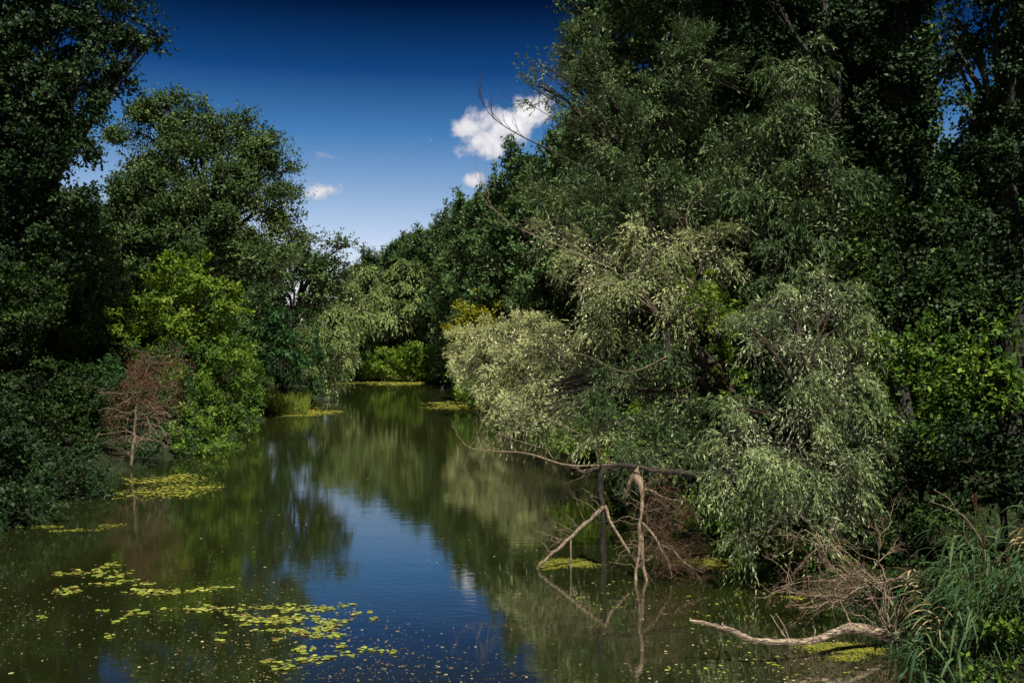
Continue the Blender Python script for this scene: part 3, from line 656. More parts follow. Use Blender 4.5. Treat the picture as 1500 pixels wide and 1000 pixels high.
rshrub('small leafy bush in the lower right corner', [(1470, 930, 15.4, 44, 30), (1500, 970, 15, 40, 34), (1440, 975, 15, 34, 22), (1495, 900, 15.6, 30, 26)], 'shrub', 98, (7.9, 15.2), dict(S_SHRUB, L=.07, W=.045, cs=.25, tl=.25, cov=2.5), r0=.04)
rshrub('mid-green bush showing through under the leaning willow near its hanging branch', [(905, 640, 38, 50, 34), (850, 640, 40, 40, 24), (960, 630, 37, 50, 40), (1010, 600, 36, 40, 50)], 'bright', 99, (6.9, 38), dict(S_SHRUB, cov=3.5))
rshrub('dark bush closing the far side of the right bank behind the leaning willow', [(800, 500, 84, 40, 50), (850, 480, 80, 50, 60), (920, 500, 74, 60, 70), (990, 520, 60, 60, 80), (1060, 560, 52, 60, 80), (780, 440, 88, 40, 40)], 'poplar', 100, (9.5, 72), dict(S_MID), r0=.15)

# off the picture's right: unseen poplars added beside the viewer to shade the right edge
for i, (x, y, s) in enumerate([(15.5, 5.5, .85), (17, 11, .9), (12, -3, .9), (19, 18, .9), (21, 9, .95), (25, 24, .95), (30, 38, 1.0)]):
    t = copy_thing(POP[i % 3], (x, y, gz(x, y)), rz=1.1 * i, sc=s, label=BEHIND)
    t['group'] = 'poplars packed in the right bank wood'
# ------------------------------------------------------------------ dead wood
def ramify(rng, p0, d0, l, r, depth, kids=(3, 5), spread=.7, grav=0.0, n=8, out=None, wob=.05, shrink=.55):
    if out is None: out = []
    d0 = norm(np.asarray(d0, float))
    bend = norm(d0 + rng.normal(size=3) * spread * .4 + np.array([0, 0, grav]))
    q = spline([p0, p0 + d0 * l * .5, p0 + (d0 * .5 + bend * .5) * l], n, rng, l * wob)
    out.append((q, np.linspace(r, r * .3, n)))
    if depth > 0:
        for k in range(rng.integers(*kids)):
            i = rng.integers(n // 4, n)
            i = min(i, n - 2)
            t = norm(q[i + 1] - q[i])
            d = norm(t + rng.normal(size=3) * spread)
            ramify(rng, q[i], d, l * shrink * rng.uniform(.6, 1.25), r * (1 - .6 * i / n) * .55, depth - 1, kids, spread, grav, n, out, wob, shrink)
    return out

def build_tubes(name, lst, mat, parent, sides=6):
    b = Bag()
    for p, r in lst: b.tube(p, r, sides)
    return b.build(name, M[mat], parent)

def rel(lst, o):
    return [(np.asarray(p) - o, r) for p, r in lst]

def dead_leaves(lst, parent, rng, n, mat='brown', L=.12, W=.05, spread=.18, keep=None, name='dead_foliage'):
    P = np.concatenate([p[1:] for p, r in lst])
    if keep is not None: P = P[keep(P)]
    pos = P[rng.integers(0, len(P), n)] + rng.normal(0, spread, (n, 3))
    d = norm(rng.normal(size=(n, 3)) + np.array([0, 0, -.6]))
    V, Fc = leaves_quads(pos, d, norm(rng.normal(size=(n, 3))), L * rng.uniform(.6, 1.3, n), W * rng.uniform(.6, 1.3, n))
    me = mesh_from(name, V, Fc.ravel(), np.full(len(Fc), 4), np.clip(rng.normal(.5, .22, n), 0, 1))
    return link(name, me, M[mat], parent)

# red-brown dead shrub on the left bank
rng = np.random.default_rng(201)
o = at(190, 688, 42.5); o[2] = -.05
rt = root('dead_tree', tuple(o), 'red-brown withered tree with bare pale lower branches at the left waterline', 'dead tree')
trk = spline([np.zeros(3), at(198, 625, 42.5) - o, at(207, 565, 42.6) - o, at(222, 522, 42.8) - o], 16, rng, .04)
b = Bag(); b.tube(trk, np.linspace(.075, .02, 16), 8); b.build('trunk', M['dead'], rt)
lst = []
for k in range(30):
    i = rng.integers(2, 10)
    a = rng.uniform(0, 2 * PI)
    d = np.array([math.cos(a) * 1.2, math.sin(a) * .7, rng.uniform(-.35, .35)])
    ramify(rng, trk[i], d, rng.uniform(.9, 2.2), .020, 2, (2, 5), .6, -.35, 7, lst, .08)
build_tubes('branches', lst, 'dead', rt, 5)
lst = []
for k in range(44):
    i = rng.integers(7, 16); a = rng.uniform(0, 2 * PI)
    d = np.array([math.cos(a) * 1.2 + .35, math.sin(a), rng.uniform(-.5, .5)])
    ramify(rng, trk[i], d, rng.uniform(.6, 1.9), .016, 2, (2, 5), .65, -.35, 6, lst, .07)
build_tubes('upper_branches', lst, 'red_twig', rt, 4)
dead_leaves(lst, rt, rng, 5500, L=.09, W=.028, spread=.11)

# broken willow wood standing in the river
rng = np.random.default_rng(202)
o = on_water(880, 826); o = o + np.array([0, 0, -.2])
rt = root('river_snag', tuple(o), 'dark upright trunk stub in the river holding a pale branch that slants down left', 'broken trunk')
lst = [(spline([o, at(882, 780, 23.4), at(879, 730, 23.4), at(884, 700, 23.5), at(902, 690, 23.6)], 14, rng, .045), np.array([.10, .085, .095, .07, .06, .08, .055, .07, .09, .075, .08, .06, .045, .03]))]
build_tubes('trunk', rel(lst, o), 'bark', rt, 12)
e = on_water(786, 832) - np.array([0, 0, .08])
lst = [(spline([at(884, 742, 23.3), at(862, 762, 23.2), at(838, 782, 23.1), at(815, 804, 23.0), at(798, 820, 22.9), e], 22, rng, .02), np.linspace(.043, .030, 22) + rng.normal(0, .004, 22))]
build_tubes('slanting_branch', rel(lst, o), 'dead', rt, 10)
lst = []
for k in range(16):
    p = spline([at(884, 742, 23.3), at(838, 782, 23.1), at(805, 812, 23.0)], 12)[rng.integers(0, 11)]
    ramify(rng, p, [-.6 + rng.normal() * .4, rng.normal() * .5, rng.uniform(-.2, .9)], rng.uniform(.35, .9), .007, 2, (2, 4), .6, -.1, 6, lst)
lst.append((spline([at(836, 784, 23.1), at(836, 805, 23.1), at(836, 832, 23.1)], 8), np.full(8, .025)))
build_tubes('twigs', rel(lst, o), 'dead_twig', rt, 4)
lst = [(spline([at(886, 740, 23.3), at(893, 762, 23.2), at(905, 782, 22.9), at(915, 800, 22.7), at(930, 820, 22.4), at(937, 830, 22.2)], 16, rng, .015), np.linspace(.04, .022, 16))]
build_tubes('hanging_branch', rel(lst, o), 'dead', rt, 7)

o = on_water(932, 850) - np.array([0, 0, .15])
rt = root('forked_snag', tuple(o), 'pale forked trunk standing in the water with splintered top and reddish twigs', 'broken trunk')
main = spline([o, at(932, 835, 21.9), at(937, 800, 22.0), at(936, 765, 22.1), at(941, 735, 22.2), at(938, 712, 22.3), at(930, 692, 22.5)], 26, rng, .012)
rr = np.linspace(.030, .043, 26) + rng.normal(0, .005, 26); rr[-6:] = [.056, .06, .075, .10, .085, .03]
lst = [(main, rr)]
lst.append((spline([at(940, 780, 22.05), at(942, 815, 22.0), at(946, 845, 21.8), at(948, 860, 21.8)], 12, rng, .01), np.linspace(.045, .03, 12)))
for q in ((935, 690, 922, 698), (930, 695, 918, 712), (932, 692, 935, 683)):
    lst.append((np.linspace(at(q[0], q[1], 22.45), at(q[2], q[3], 22.5), 6), np.linspace(.07, .008, 6)))
lst.append((spline([at(925, 700, 22.5), at(920, 715, 22.6), at(912, 730, 22.7)], 8), np.linspace(.05, .015, 8)))
build_tubes('trunk', rel(lst, o), 'dead', rt, 10)
side = [(spline([at(940, 765, 22.1), at(962, 790, 21.9), at(975, 812, 21.8), at(983, 832, 21.7), at(984, 845, 21.7)], 14, rng, .015), np.linspace(.035, .012, 14)),
        (spline([at(944, 716, 22.3), at(968, 726, 22.2), at(995, 733, 22.1), at(1025, 737, 22.0)], 12, rng, .015), np.linspace(.022, .006, 12)),
        (spline([at(968, 797, 21.9), at(985, 805, 21.7), at(1003, 822, 21.5), at(1030, 838, 21.3)], 12, rng, .015), np.linspace(.02, .006, 12))]
for k in range(22):
    p = main[rng.integers(4, 18)]
    ramify(rng, p, [rng.normal() * .8, rng.normal() * .5, rng.uniform(-.5, .7)], rng.uniform(.4, .9), .007, 2, (2, 4), .5, -.3, 7, side)
build_tubes('side_branches', rel(side, o), 'dead', rt, 5)
tw = []
for k in range(120):
    s0 = side[rng.integers(0, 3)][0]
    p = s0[rng.integers(1, len(s0))] + rng.normal(0, .08, 3)
    ramify(rng, p, [rng.normal() * .6 + .3, rng.normal() * .6, rng.uniform(-.9, .5)], rng.uniform(.3, .75), .007, 2, (2, 4), .6, -.3, 5, tw)
for k in range(70):
    p = at(rng.uniform(945, 1010), rng.uniform(735, 810), rng.uniform(21.8, 22.8))
    ramify(rng, p, [rng.normal(), rng.normal() * .6, rng.uniform(-.9, .4)], rng.uniform(.3, .7), .007, 2, (2, 4), .6, -.3, 5, tw)
build_tubes('reddish_twigs', rel(tw, o), 'red_twig', rt, 3)
dead_leaves(rel(tw, o), rt, rng, 2500, L=.05, W=.018, spread=.04)

# the dark horizontal limb above them
o = at(1100, 700, 25.0); o[2] = gz(o[0], o[1])
lst = [(spline([at(1125, 740, 25.5), at(1075, 700, 25.2), at(1020, 694, 25.0), at(960, 688, 25), at(910, 683, 25), at(880, 684, 25), at(856, 693, 25)], 26, rng, .03), np.linspace(.10, .035, 26) + rng.normal(0, .008, 26)),
       (spline([at(880, 684, 25), at(876, 660, 25.2), at(872, 630, 25.4), at(878, 600, 25.6)], 12, rng, .02), np.linspace(.035, .01, 12))]
rt = root('leaning_trunk', tuple(o), 'almost black limb lying level over the broken branches, under the leaning willow', 'tree limb')
build_tubes('limb', rel(lst, o), 'bark', rt, 12)
tw = []
for k in range(20):
    p = lst[0][0][rng.integers(8, 26)]
    ramify(rng, p, [rng.normal() * .6 - .3, rng.normal() * .5, rng.uniform(-.8, .8)], rng.uniform(.3, .9), .007, 1, (2, 4), .5, -.2, 6, tw)
build_tubes('twigs', rel(tw, o), 'dead_twig', rt, 4)

# driftwood log lower right
rng = np.random.default_rng(205)
pts = spline([at(1011, 908, 16.0), at(1040, 914, 16.0), at(1070, 922, 15.95), at(1105, 937, 15.9), at(1150, 939, 16.0), at(1190, 938, 16.2), at(1222, 926, 16.4), at(1250, 919, 16.6), at(1280, 925, 16.8), at(1312, 935, 17.0)], 70)
rad = np.interp(np.linspace(0, 1, 70), [0, .03, .1, .25, .5, .7, .8, .9, 1], [.016, .030, .034, .040, .050, .064, .080, .09, .09])
o = pts[40].copy(); o[2] = 0
rt = root('driftwood_log', tuple(o), 'crooked half-stripped driftwood log lying over the water in the lower right', 'log')
V, Fc = tubes((pts - o)[None], rad[None], 18)
ctr = np.repeat(pts - o, 18, axis=0)
k = 1 + .16 * np.sin(V[:, 0] * 23 + 3 * np.sin(V[:, 2] * 31)) * np.sin(V[:, 2] * 40 + V[:, 0] * 7) + rng.normal(0, .05, len(V))
V = ctr + (V - ctr) * k[:, None]
bag = Bag(); bag.add(V, Fc); bag.tube(np.array([pts[0] - o, pts[0] - o + (pts[0] - pts[2]) * .2]), np.array([.025, .002]), 8)
bag.build('log', M['driftwood'], rt)
lst = []
for q in ([1152, 936, 16.0, 1140, 918, 1128, 899], [1155, 936, 16.0, 1148, 915, 1136, 897], [1252, 918, 16.6, 1243, 905, 1230, 878], [1062, 920, 15.95, 1060, 914, 1059, 911], [1190, 936, 16.2, 1193, 926, 1190, 916]):
    lst.append((spline([at(q[0], q[1], q[2]), at(q[3], q[4], q[2]), at(q[5], q[6], q[2] + .1)], 7, rng, .008), np.linspace(.018 if q[0] != 1252 else .03, .005, 7)))
lst.append((spline([at(1305, 930, 16.9), at(1308, 950, 16.8), at(1308, 985, 16.6)], 8, rng, .01), np.linspace(.03, .02, 8)))
for k in range(14):
    ramify(rng, at(1302, 928, 16.9) + rng.normal(0, .05, 3), [rng.normal() * .6, rng.normal() * .4, rng.uniform(.3, 1.4)], rng.uniform(.4, 1.1), .012, 1, (1, 3), .35, 0, 7, lst)
build_tubes('twigs', rel(lst, o), 'dead', rt, 5)

# brushwood heap behind it
rng = np.random.default_rng(206)
o = at(1260, 870, 18.0); o[2] = 0
rt = root('dead_branch', tuple(o), 'tangle of bare brushwood fallen into the water between the drooping willow and the reeds', 'brushwood')
lst = []
stems = [[(1335, 835, 17.6), (1280, 858, 17.6), (1230, 872, 17.5), (1170, 893, 17.3)],
         [(1330, 850, 18), (1270, 850, 18.2), (1210, 852, 18.4), (1130, 858, 18.6)],
         [(1290, 865, 18), (1250, 830, 18.2), (1215, 800, 18.4), (1180, 830, 18.5), (1190, 870, 18.4)],
         [(1270, 870, 18), (1225, 840, 18), (1200, 795, 18), (1165, 780, 18.2), (1150, 850, 18.3)],
         [(1310, 900, 17.2), (1280, 850, 17.5), (1250, 815, 17.8), (1210, 795, 18)],
         [(1300, 905, 17.2), (1296, 850, 17.3), (1290, 800, 17.5), (1300, 775, 17.6)],
         [(1320, 870, 17.8), (1260, 880, 17.9), (1200, 876, 18), (1150, 868, 18.1)]]
for s in stems:
    q = spline([at(*p) for p in s], 16, rng, .03)
    lst.append((q, np.linspace(.019, .005, 16)))
    for k in range(8):
        i = rng.integers(3, 15)
        t = norm(q[i + 1 if i < 15 else i] - q[i - 1])
        ramify(rng, q[i], t + rng.normal(size=3) * .45, rng.uniform(.3, .8), .010, 2, (2, 4), .45, -.05, 6, lst)
for k in range(26):
    ramify(rng, at(rng.uniform(1180, 1300), rng.uniform(830, 885), rng.uniform(17.8, 18.8)), [rng.normal() - .7, rng.normal() * .6, rng.uniform(-.4, .7)], rng.uniform(.5, 1.2), .011, 2, (2, 4), .5, -.1, 6, lst)
build_tubes('branches', rel(lst, o), 'dead_twig', rt, 4)
dead_leaves(rel(lst, o), rt, rng, 1800, L=.045, W=.02, spread=.03)

# forked dead stick above the reeds
o = at(1440, 800, 17); o[2] = gz(o[0], o[1])
lst = [(spline([at(1448, 880, 17), at(1440, 800, 17), at(1420, 765, 17), at(1400, 747, 17)], 12, rng, .01), np.linspace(.02, .012, 12)),
       (spline([at(1400, 747, 17), at(1390, 730, 17), at(1368, 717, 17)], 8), np.linspace(.012, .005, 8)),
       (spline([at(1400, 748, 17), at(1385, 742, 17), at(1362, 734, 17)], 8), np.linspace(.011, .005, 8)),
       (spline([at(1412, 757, 17), at(1413, 785, 17), at(1428, 810, 17)], 8), np.linspace(.008, .004, 8))]
rt = root('dead_stick', tuple(o), 'thin bare stick forking at its tip above the reeds', 'stick')
build_tubes('stick', rel(lst, o), 'dead_twig', rt, 5)

# ------------------------------------------------------------------ reeds and grass
def blades(base, d, L, W, seg, droop, rng, tint=None):
    """curved strips; base [n,3], d [n,3]"""
    n = len(base)
    t = np.linspace(0, 1, seg + 1)
    d = norm(d)
    cl = base[:, None] + d[:, None] * (t[None, :] * L[:, None])[..., None]
    cl[..., 2] -= (droop * L)[:, None] * t[None] ** 2
    side = norm(np.cross(d, np.array([0, 0, 1.0]) + rng.normal(0, .3, (n, 3))))
    w = np.sin(PI * np.clip(t * .9 + .1, 0, 1)) ** .8
    w[-1] = .02
    V = np.stack([cl - side[:, None] * (w[None] * W[:, None])[..., None] * .5, cl + side[:, None] * (w[None] * W[:, None])[..., None] * .5], 2)
    idx = np.arange(n * (seg + 1) * 2).reshape(n, seg + 1, 2)
    Fc = np.stack([idx[:, :-1, 0], idx[:, :-1, 1], idx[:, 1:, 1], idx[:, 1:, 0]], -1).reshape(-1, 4)
    tt = np.repeat(np.clip(rng.normal(.5, .2, n), 0, 1) if tint is None else tint, seg)
    return V.reshape(-1, 3), Fc, tt

rng = np.random.default_rng(301)
straw = Bag(); leaf = Bag(); stem = Bag(); plume = Bag()
ns = 85
for k in range(ns):
    px = rng.uniform(1350, 1560); d = rng.uniform(15.0, 18.2)
    x = (px - 750) / F * d; z0 = gz(x, d)
    h = rng.uniform(1.1, 1.75) * (1.0 if px > 1390 else .75)
    lean = np.array([rng.normal(-.16, .14), rng.normal(-.12, .12), 1.0])
    q = spline([np.array([x, d, z0]), np.array([x, d, z0]) + lean * np.array([.4, .4, 1]) * h * .5, np.array([x, d, z0]) + lean * h * np.array([1, 1, .95])], 8)
    stem.tube(q, np.linspace(.007, .003, 8), 4)
    nl = rng.integers(9, 15)
    i = rng.uniform(1.5, 7, nl); i0 = i.astype(int); f = (i - i0)[:, None]
    base = q[i0] * (1 - f) + q[np.minimum(i0 + 1, 7)] * f
    a = rng.normal(PI * 1.05, 1.1, nl)
    dd = np.stack([np.cos(a), np.sin(a) * .8, rng.uniform(.2, 1.0, nl)], 1)
    V, Fc, tt = blades(base, dd, rng.uniform(.4, .75, nl), rng.uniform(.026, .042, nl), 6, rng.uniform(.5, 1.5, nl), rng)
    (straw if k % 14 == 3 else leaf).add(V, Fc, tt)
for (px, py) in ((1428, 745), (1476, 838), (1482, 852), (1499, 870), (1464, 880), (1440, 806)):
    d = 16.2; p = at(px, py, d)
    b0 = np.array([p[0] + .1, d, gz(p[0], d)])
    stem.tube(spline([b0, (b0 + p) / 2 + np.array([.03, 0, .05]), p], 8), np.linspace(.007, .004, 8), 4)
    n = 160
    t = rng.random(n)
    pos = p + np.stack([rng.normal(0, .012, n), rng.normal(0, .012, n), t * .22], 1)
    V, Fc = leaves_quads(pos, norm(np.stack([rng.normal(0, .3, n), rng.normal(0, .3, n), np.ones(n)], 1)), norm(rng.normal(size=(n, 3))), .06, .010)
    plume.add(V, Fc, rng.random(n))
rt = root('reed_bed', (0, 0, 0), 'clump of drooping long-leaved reeds in the lower right of the bank', 'reeds', kind='stuff')
leaf.build('reed_leaves', M['reed'], rt, False); straw.build('dry_reed_leaves', M['straw'], rt, False); stem.build('reed_stems', M['grass'], rt); plume.build('reed_plumes', M['brown'], rt, False)

def grass_patch(label, px0, px1, py0, py1, n, h, seed, mat='grass', name='grass', W=.03, hd=None, zf=0.0):
    rng = np.random.default_rng(seed)
    P = np.array([on_water(rng.uniform(px0, px1), rng.uniform(py0, py1), zf) for _ in range(n)])
    P[:, 2] = np.maximum(ground_z(P[:, 0], P[:, 1]), -.02)
    dd = np.stack([rng.normal(0, .28, n), rng.normal(0, .28, n), np.ones(n)], 1)
    V, Fc, tt = blades(P, dd, h * rng.uniform(.5, 1.2, n), np.full(n, W), 4, rng.uniform(0, .35, n), rng)
    o = link(name, mesh_from(name, V, Fc.ravel(), np.full(len(Fc), 4), tt), M[mat])
    return tag(o, label, 'grass', kind='stuff')
grass_patch('bright tuft of tall grass at the left waterline beside the dark feathery tree', 392, 450, 594, 608, 2600, 1.7, 311, W=.055)
grass_patch('yellow-green grass strip along the far shore of the bend', 488, 640, 556, 559, 2200, .55, 312, W=.12)
grass_patch('dark short grass blades at the foot of the drooping willow', 1080, 1190, 826, 850, 900, .35, 313, 'reed', W=.015)

def bank_grass(label, side, y0, y1, n, h, seed, W=.02):
    rng = np.random.default_rng(seed)
    y = y0 + (y1 - y0) * rng.random(n) ** 1.4
    clump = np.sin(y * 2.1) + np.sin(y * .77 + 1) + rng.normal(0, .6, n)
    y = y[clump > -.2]; n = len(y)
    e = rng.exponential(.55, n)
    x = (np.interp(y, LY, LX) + .35 * np.sin(y * .9) - e) if side < 0 else (np.interp(y, RY, RX) + .3 * np.sin(y * 1.1) + e)
    P = np.stack([x, y, np.maximum(ground_z(x, y), -.05)], 1)
    dd = np.stack([rng.normal(-.25 * side, .35, n), rng.normal(-.1, .3, n), np.ones(n)], 1)
    V, Fc, tt = blades(P, dd, h * rng.uniform(.4, 1.3, n), np.full(n, W) * rng.uniform(.6, 1.3, n), 4, rng.uniform(.1, .8, n), rng)
    o = link('bank_grass', mesh_from('bank_grass', V, Fc.ravel(), np.full(len(Fc), 4), tt), M['reed'])
    return tag(o, label, 'grass', kind='stuff')
bank_grass('dark sedge fringe along the left waterline under the bushes', -1, 24, 120, 9000, .6, 321)
bank_grass('dark sedge fringe along the right waterline under the willows', 1, 15, 100, 8000, .45, 322)

# ------------------------------------------------------------------ floating leaves
def pads(name, label, ells, dens, size, seed, mat='lily', tilt=.16, kind='stuff', z=.006, cat='water plants', tmean=.52, ragged=.35):
    """flat six-sided leaves scattered in ragged patches on the water"""
    rng = np.random.default_rng(seed)
    C = []
    for (px, py, rx, ry) in ells:
        c = on_water(px, py)
        k = c[1] / F
        ax = rx * k; ay = ry * k * c[1] / CAM_Z
        n = max(8, int(dens * 2.4 * PI * ax * ay))
        m = int(n / 3.2) + 2
        u = np.sqrt(rng.random(m)) * rng.uniform(.8, 1.5, m); a = rng.uniform(0, 2 * PI, m)
        cc = np.stack([c[0] + ax * u * np.cos(a), c[1] + ay * u * np.sin(a)], 1)
        q = cc[rng.integers(0, m, n)] + rng.normal(0, 1, (n, 2)) * ragged * np.array([min(ax, 1.2) * .35 + .05, min(ay, 1.2) * .35 + .05])
        C.append(q)
    C = np.concatenate(C); n = len(C)
    s = size * np.clip(np.exp(rng.normal(-.38, .4, n)), .25, 1.3)
    ang = np.arange(6) * PI / 3
    rot = rng.uniform(0, 2 * PI, n)
    el = rng.uniform(.65, 1, n)
    ex = np.cos(ang[None] ); ey = np.sin(ang[None]) * el[:, None]
    X_ = (ex * np.cos(rot)[:, None] - ey * np.sin(rot)[:, None]) * s[:, None] * .5
    Y_ = (ex * np.sin(rot)[:, None] + ey * np.cos(rot)[:, None]) * s[:, None] * .5
    tx = rng.normal(0, tilt, n)[:, None]; ty = rng.normal(0, tilt, n)[:, None]
    Z_ = z + rng.uniform(0, .012, n)[:, None] + np.abs(X_ * tx + Y_ * ty)
    V = np.stack([C[:, 0:1] + X_, C[:, 1:2] + Y_, Z_], -1).reshape(-1, 3)
    tt = np.clip(rng.normal(tmean, .24, n), 0, 1)
    bad = rng.random(n) < .10; tt[bad] = rng.uniform(0, .2, bad.sum())
    o = link(name, mesh_from(name, V, np.arange(6 * n), np.full(n, 6), tt), M[mat])
    return tag(o, label, cat, kind=kind)

WP = 'floating_leaves'
pads(WP, 'loose patches of yellow-green floating leaves on the dark water farthest to the left', [(125, 838, 30, 5), (160, 828, 18, 3), (100, 865, 20, 6), (165, 842, 16, 5), (150, 855, 12, 3), (190, 852, 18, 3), (210, 856, 12, 3), (215, 868, 22, 4), (245, 867, 40, 4), (290, 864, 26, 3), (336, 859, 9, 2)], 70, .12, 401)
pads(WP, 'small separate floating leaf patches in the dark lower left water', [(195, 898, 18, 5), (185, 903, 12, 3), (160, 930, 14, 4), (167, 911, 8, 2), (150, 895, 8, 2), (60, 905, 10, 2), (320, 927, 8, 2), (325, 940, 6, 2), (245, 892, 8, 2)], 60, .11, 402)
pads(WP, 'largest broken raft of floating leaves reaching into the sky reflection', [(300, 890, 24, 4), (335, 892, 22, 4), (285, 895, 12, 3), (382, 890, 16, 3), (365, 905, 22, 4), (395, 910, 40, 6), (345, 902, 20, 3), (440, 892, 40, 4), (475, 891, 22, 3), (508, 886, 10, 3), (440, 906, 26, 4), (480, 910, 26, 4), (493, 917, 20, 4), (420, 924, 40, 4), (460, 930, 34, 5), (480, 922, 14, 3), (410, 937, 9, 3), (425, 885, 8, 2)], 85, .115, 403)
pads(WP, 'two-lobed raft of floating leaves nearest the bottom edge', [(445, 955, 14, 5), (450, 965, 18, 4), (400, 970, 20, 3), (425, 976, 20, 4), (472, 963, 14, 3), (440, 968, 20, 3), (468, 971, 4, 1), (455, 948, 12, 2)], 95, .105, 404)
pads(WP, 'row of little floating leaf patches on open water right of the rafts', [(512, 958, 10, 4), (540, 953, 18, 3), (570, 957, 15, 4), (500, 945, 12, 3), (515, 898, 14, 2), (538, 895, 6, 2), (545, 908, 5, 3), (527, 952, 8, 3)], 85, .10, 405)
pads(WP, 'two dense yellow mats of floating leaves by the withered tree', [(240, 702, 46, 4), (215, 706, 24, 3), (265, 697, 18, 3), (250, 718, 48, 5), (232, 724, 44, 5), (270, 713, 30, 3), (300, 714, 20, 1.4)], 30, .14, 406, 'duck', tmean=.6, ragged=1.0)
pads(WP, 'yellow floating mat around the grass tuft on the left', [(425, 603, 30, 6), (455, 606, 30, 2.5), (410, 598, 20, 3), (470, 603, 28, 1.5)], 22, .24, 407, 'duck', tmean=.55)
pads(WP, 'long yellow-green floating strip below the silvery willow', [(690, 592, 50, 3.5), (670, 597, 40, 2), (720, 587, 30, 3), (650, 590, 24, 1.2)], 12, .28, 408, 'duck', tmean=.5)
pads(WP, 'thin yellow mat of floating plants along the far shore', [(560, 559, 70, 1.6), (520, 557, 36, 1.5), (620, 561, 50, 1.2), (500, 561, 30, .8), (590, 563, 40, .6)], 5, .5, 409, 'duck', tmean=.7, ragged=.6)
pads('duckweed', 'flat duckweed patch between the slanting branch and the dark trunk stub', [(828, 824, 30, 5), (845, 826, 22, 4), (810, 829, 14, 3), (800, 832, 12, 2), (885, 826, 14, 1.5)], 700, .045, 410, 'duck', tmean=.5)
pads('duckweed', 'vivid yellow duckweed patch right of the reddish twigs', [(1050, 824, 26, 6), (1072, 829, 14, 4), (1015, 822, 20, 3), (1040, 830, 24, 3)], 800, .045, 411, 'duck', tmean=.75)
pads('duckweed', 'yellow-green duckweed patch under the driftwood log', [(1232, 949, 48, 6), (1205, 945, 24, 4), (1265, 953, 26, 4), (1240, 962, 26, 2.2), (1238, 966, 22, 1.5)], 1500, .032, 412, 'duck', tmean=.5, z=.004)
pads('duckweed', 'small yellow duckweed spot at the foot of the drooping willow', [(1114, 846, 9, 5), (1120, 856, 8, 2), (1165, 875, 12, 2)], 700, .045, 413, 'duck', tmean=.75)
pads('duckweed', 'thin dull floating scraps against the left waterline', [(165, 770, 20, 2.4), (125, 776, 24, 2), (90, 778, 20, 1.5), (60, 772, 30, 2)], 90, .09, 414, 'duck', tmean=.3)
pads(WP, 'sparse floating leaf bits on the water around the driftwood log', [(1100, 885, 40, 4), (1075, 905, 50, 5), (1060, 940, 40, 8), (1120, 965, 60, 8), (1040, 875, 30, 3), (1100, 870, 20, 2), (860, 878, 9, 4), (915, 886, 16, 2.5), (905, 868, 14, 2), (870, 888, 10, 2), (925, 852, 30, 1.5), (1180, 985, 60, 6), (1030, 985, 60, 6), (1190, 880, 30, 3)], 16, .07, 415, 'lily', tmean=.55, ragged=1.2)
# drifting specks all over the near water
rng = np.random.default_rng(420)
n = 13000
py = HOR + 60 + 450 * rng.random(n) ** .55
px = rng.uniform(-60, 1400, n)
P = np.array([on_water(a, b) for a, b in zip(px, py)])
xl = np.interp(P[:, 1], LY, LX); xr = np.interp(P[:, 1], RY, RX)
fld = np.sin(P[:, 0] * .9 + 2 * np.sin(P[:, 1] * .31)) + np.sin(P[:, 1] * .55 + P[:, 0] * .35) + rng.normal(0, .8, n)
ok = (P[:, 0] > xl + .3) & (P[:, 0] < xr - .3) & (fld > .1)
P = P[ok]; n = len(P)
s = np.exp(rng.normal(-3.75, .55, n)); s = np.clip(s, .010, .09)
ang = np.arange(5) * 2 * PI / 5
rot = rng.uniform(0, 6.28, n)[:, None]
el = rng.uniform(.4, 1, n)[:, None]
ex = np.cos(ang)[None] + 0 * el; ey = np.sin(ang)[None] * el
V = np.stack([P[:, 0:1] + (ex * np.cos(rot) - ey * np.sin(rot)) * s[:, None] * .5, P[:, 1:2] + (ex * np.sin(rot) + ey * np.cos(rot)) * s[:, None] * .5, np.broadcast_to(.005 + rng.uniform(0, .003, n)[:, None], (n, 5))], -1).reshape(-1, 3)
o = link('floating_debris', mesh_from('floating_debris', V, np.arange(5 * n), np.full(n, 5), np.clip(rng.beta(1.5, 2.5, n), 0, 1)), M['debris'])
tag(o, 'tiny drifting leaf scraps and specks scattered over the river surface', 'debris', kind='stuff')

# leaf litter on the near right bank
n = 30000
px = rng.uniform(1180, 1600, n); d = rng.uniform(13.5, 30, n)
x = (px - 750) / F * d; z = ground_z(x, d)
ok = z > .02; x, d, z = x[ok], d[ok], z[ok]; n = len(x)
pos = np.stack([x, d, z + rng.uniform(0, .22, n) ** 1.3], 1)
V, Fc = leaves_quads(pos, norm(rng.normal(size=(n, 3)) * np.array([1, 1, .4])), norm(rng.normal(size=(n, 3)) * .5 + np.array([0, 0, 1])), .06 * rng.uniform(.5, 1.3, n), .035)
o = link('ground_cover', mesh_from('ground_cover', V, Fc.ravel(), np.full(len(Fc), 4), rng.random(n)), M['deep'])
tag(o, 'dark leafy ground cover on the near right bank', 'ground cover', kind='stuff')

# ------------------------------------------------------------------ light, sky, camera
SUN_DIR = norm(np.array([.17, -.40, .88]))       # towards the sun: behind and slightly right of the viewer, high
elev = math.asin(SUN_DIR[2]); az = math.atan2(SUN_DIR[0], SUN_DIR[1])
ld = bpy.data.lights.new('sun', 'SUN'); ld.energy = 5.0; ld.angle = math.radians(.53); ld.color = (1.0, .945, .83)
lo = bpy.data.objects.new('sun', ld); COL.objects.link(lo)
lo.rotation_euler = Vector(-SUN_DIR).to_track_quat('-Z', 'Y').to_euler()
lo.location = (0, 0, 60)

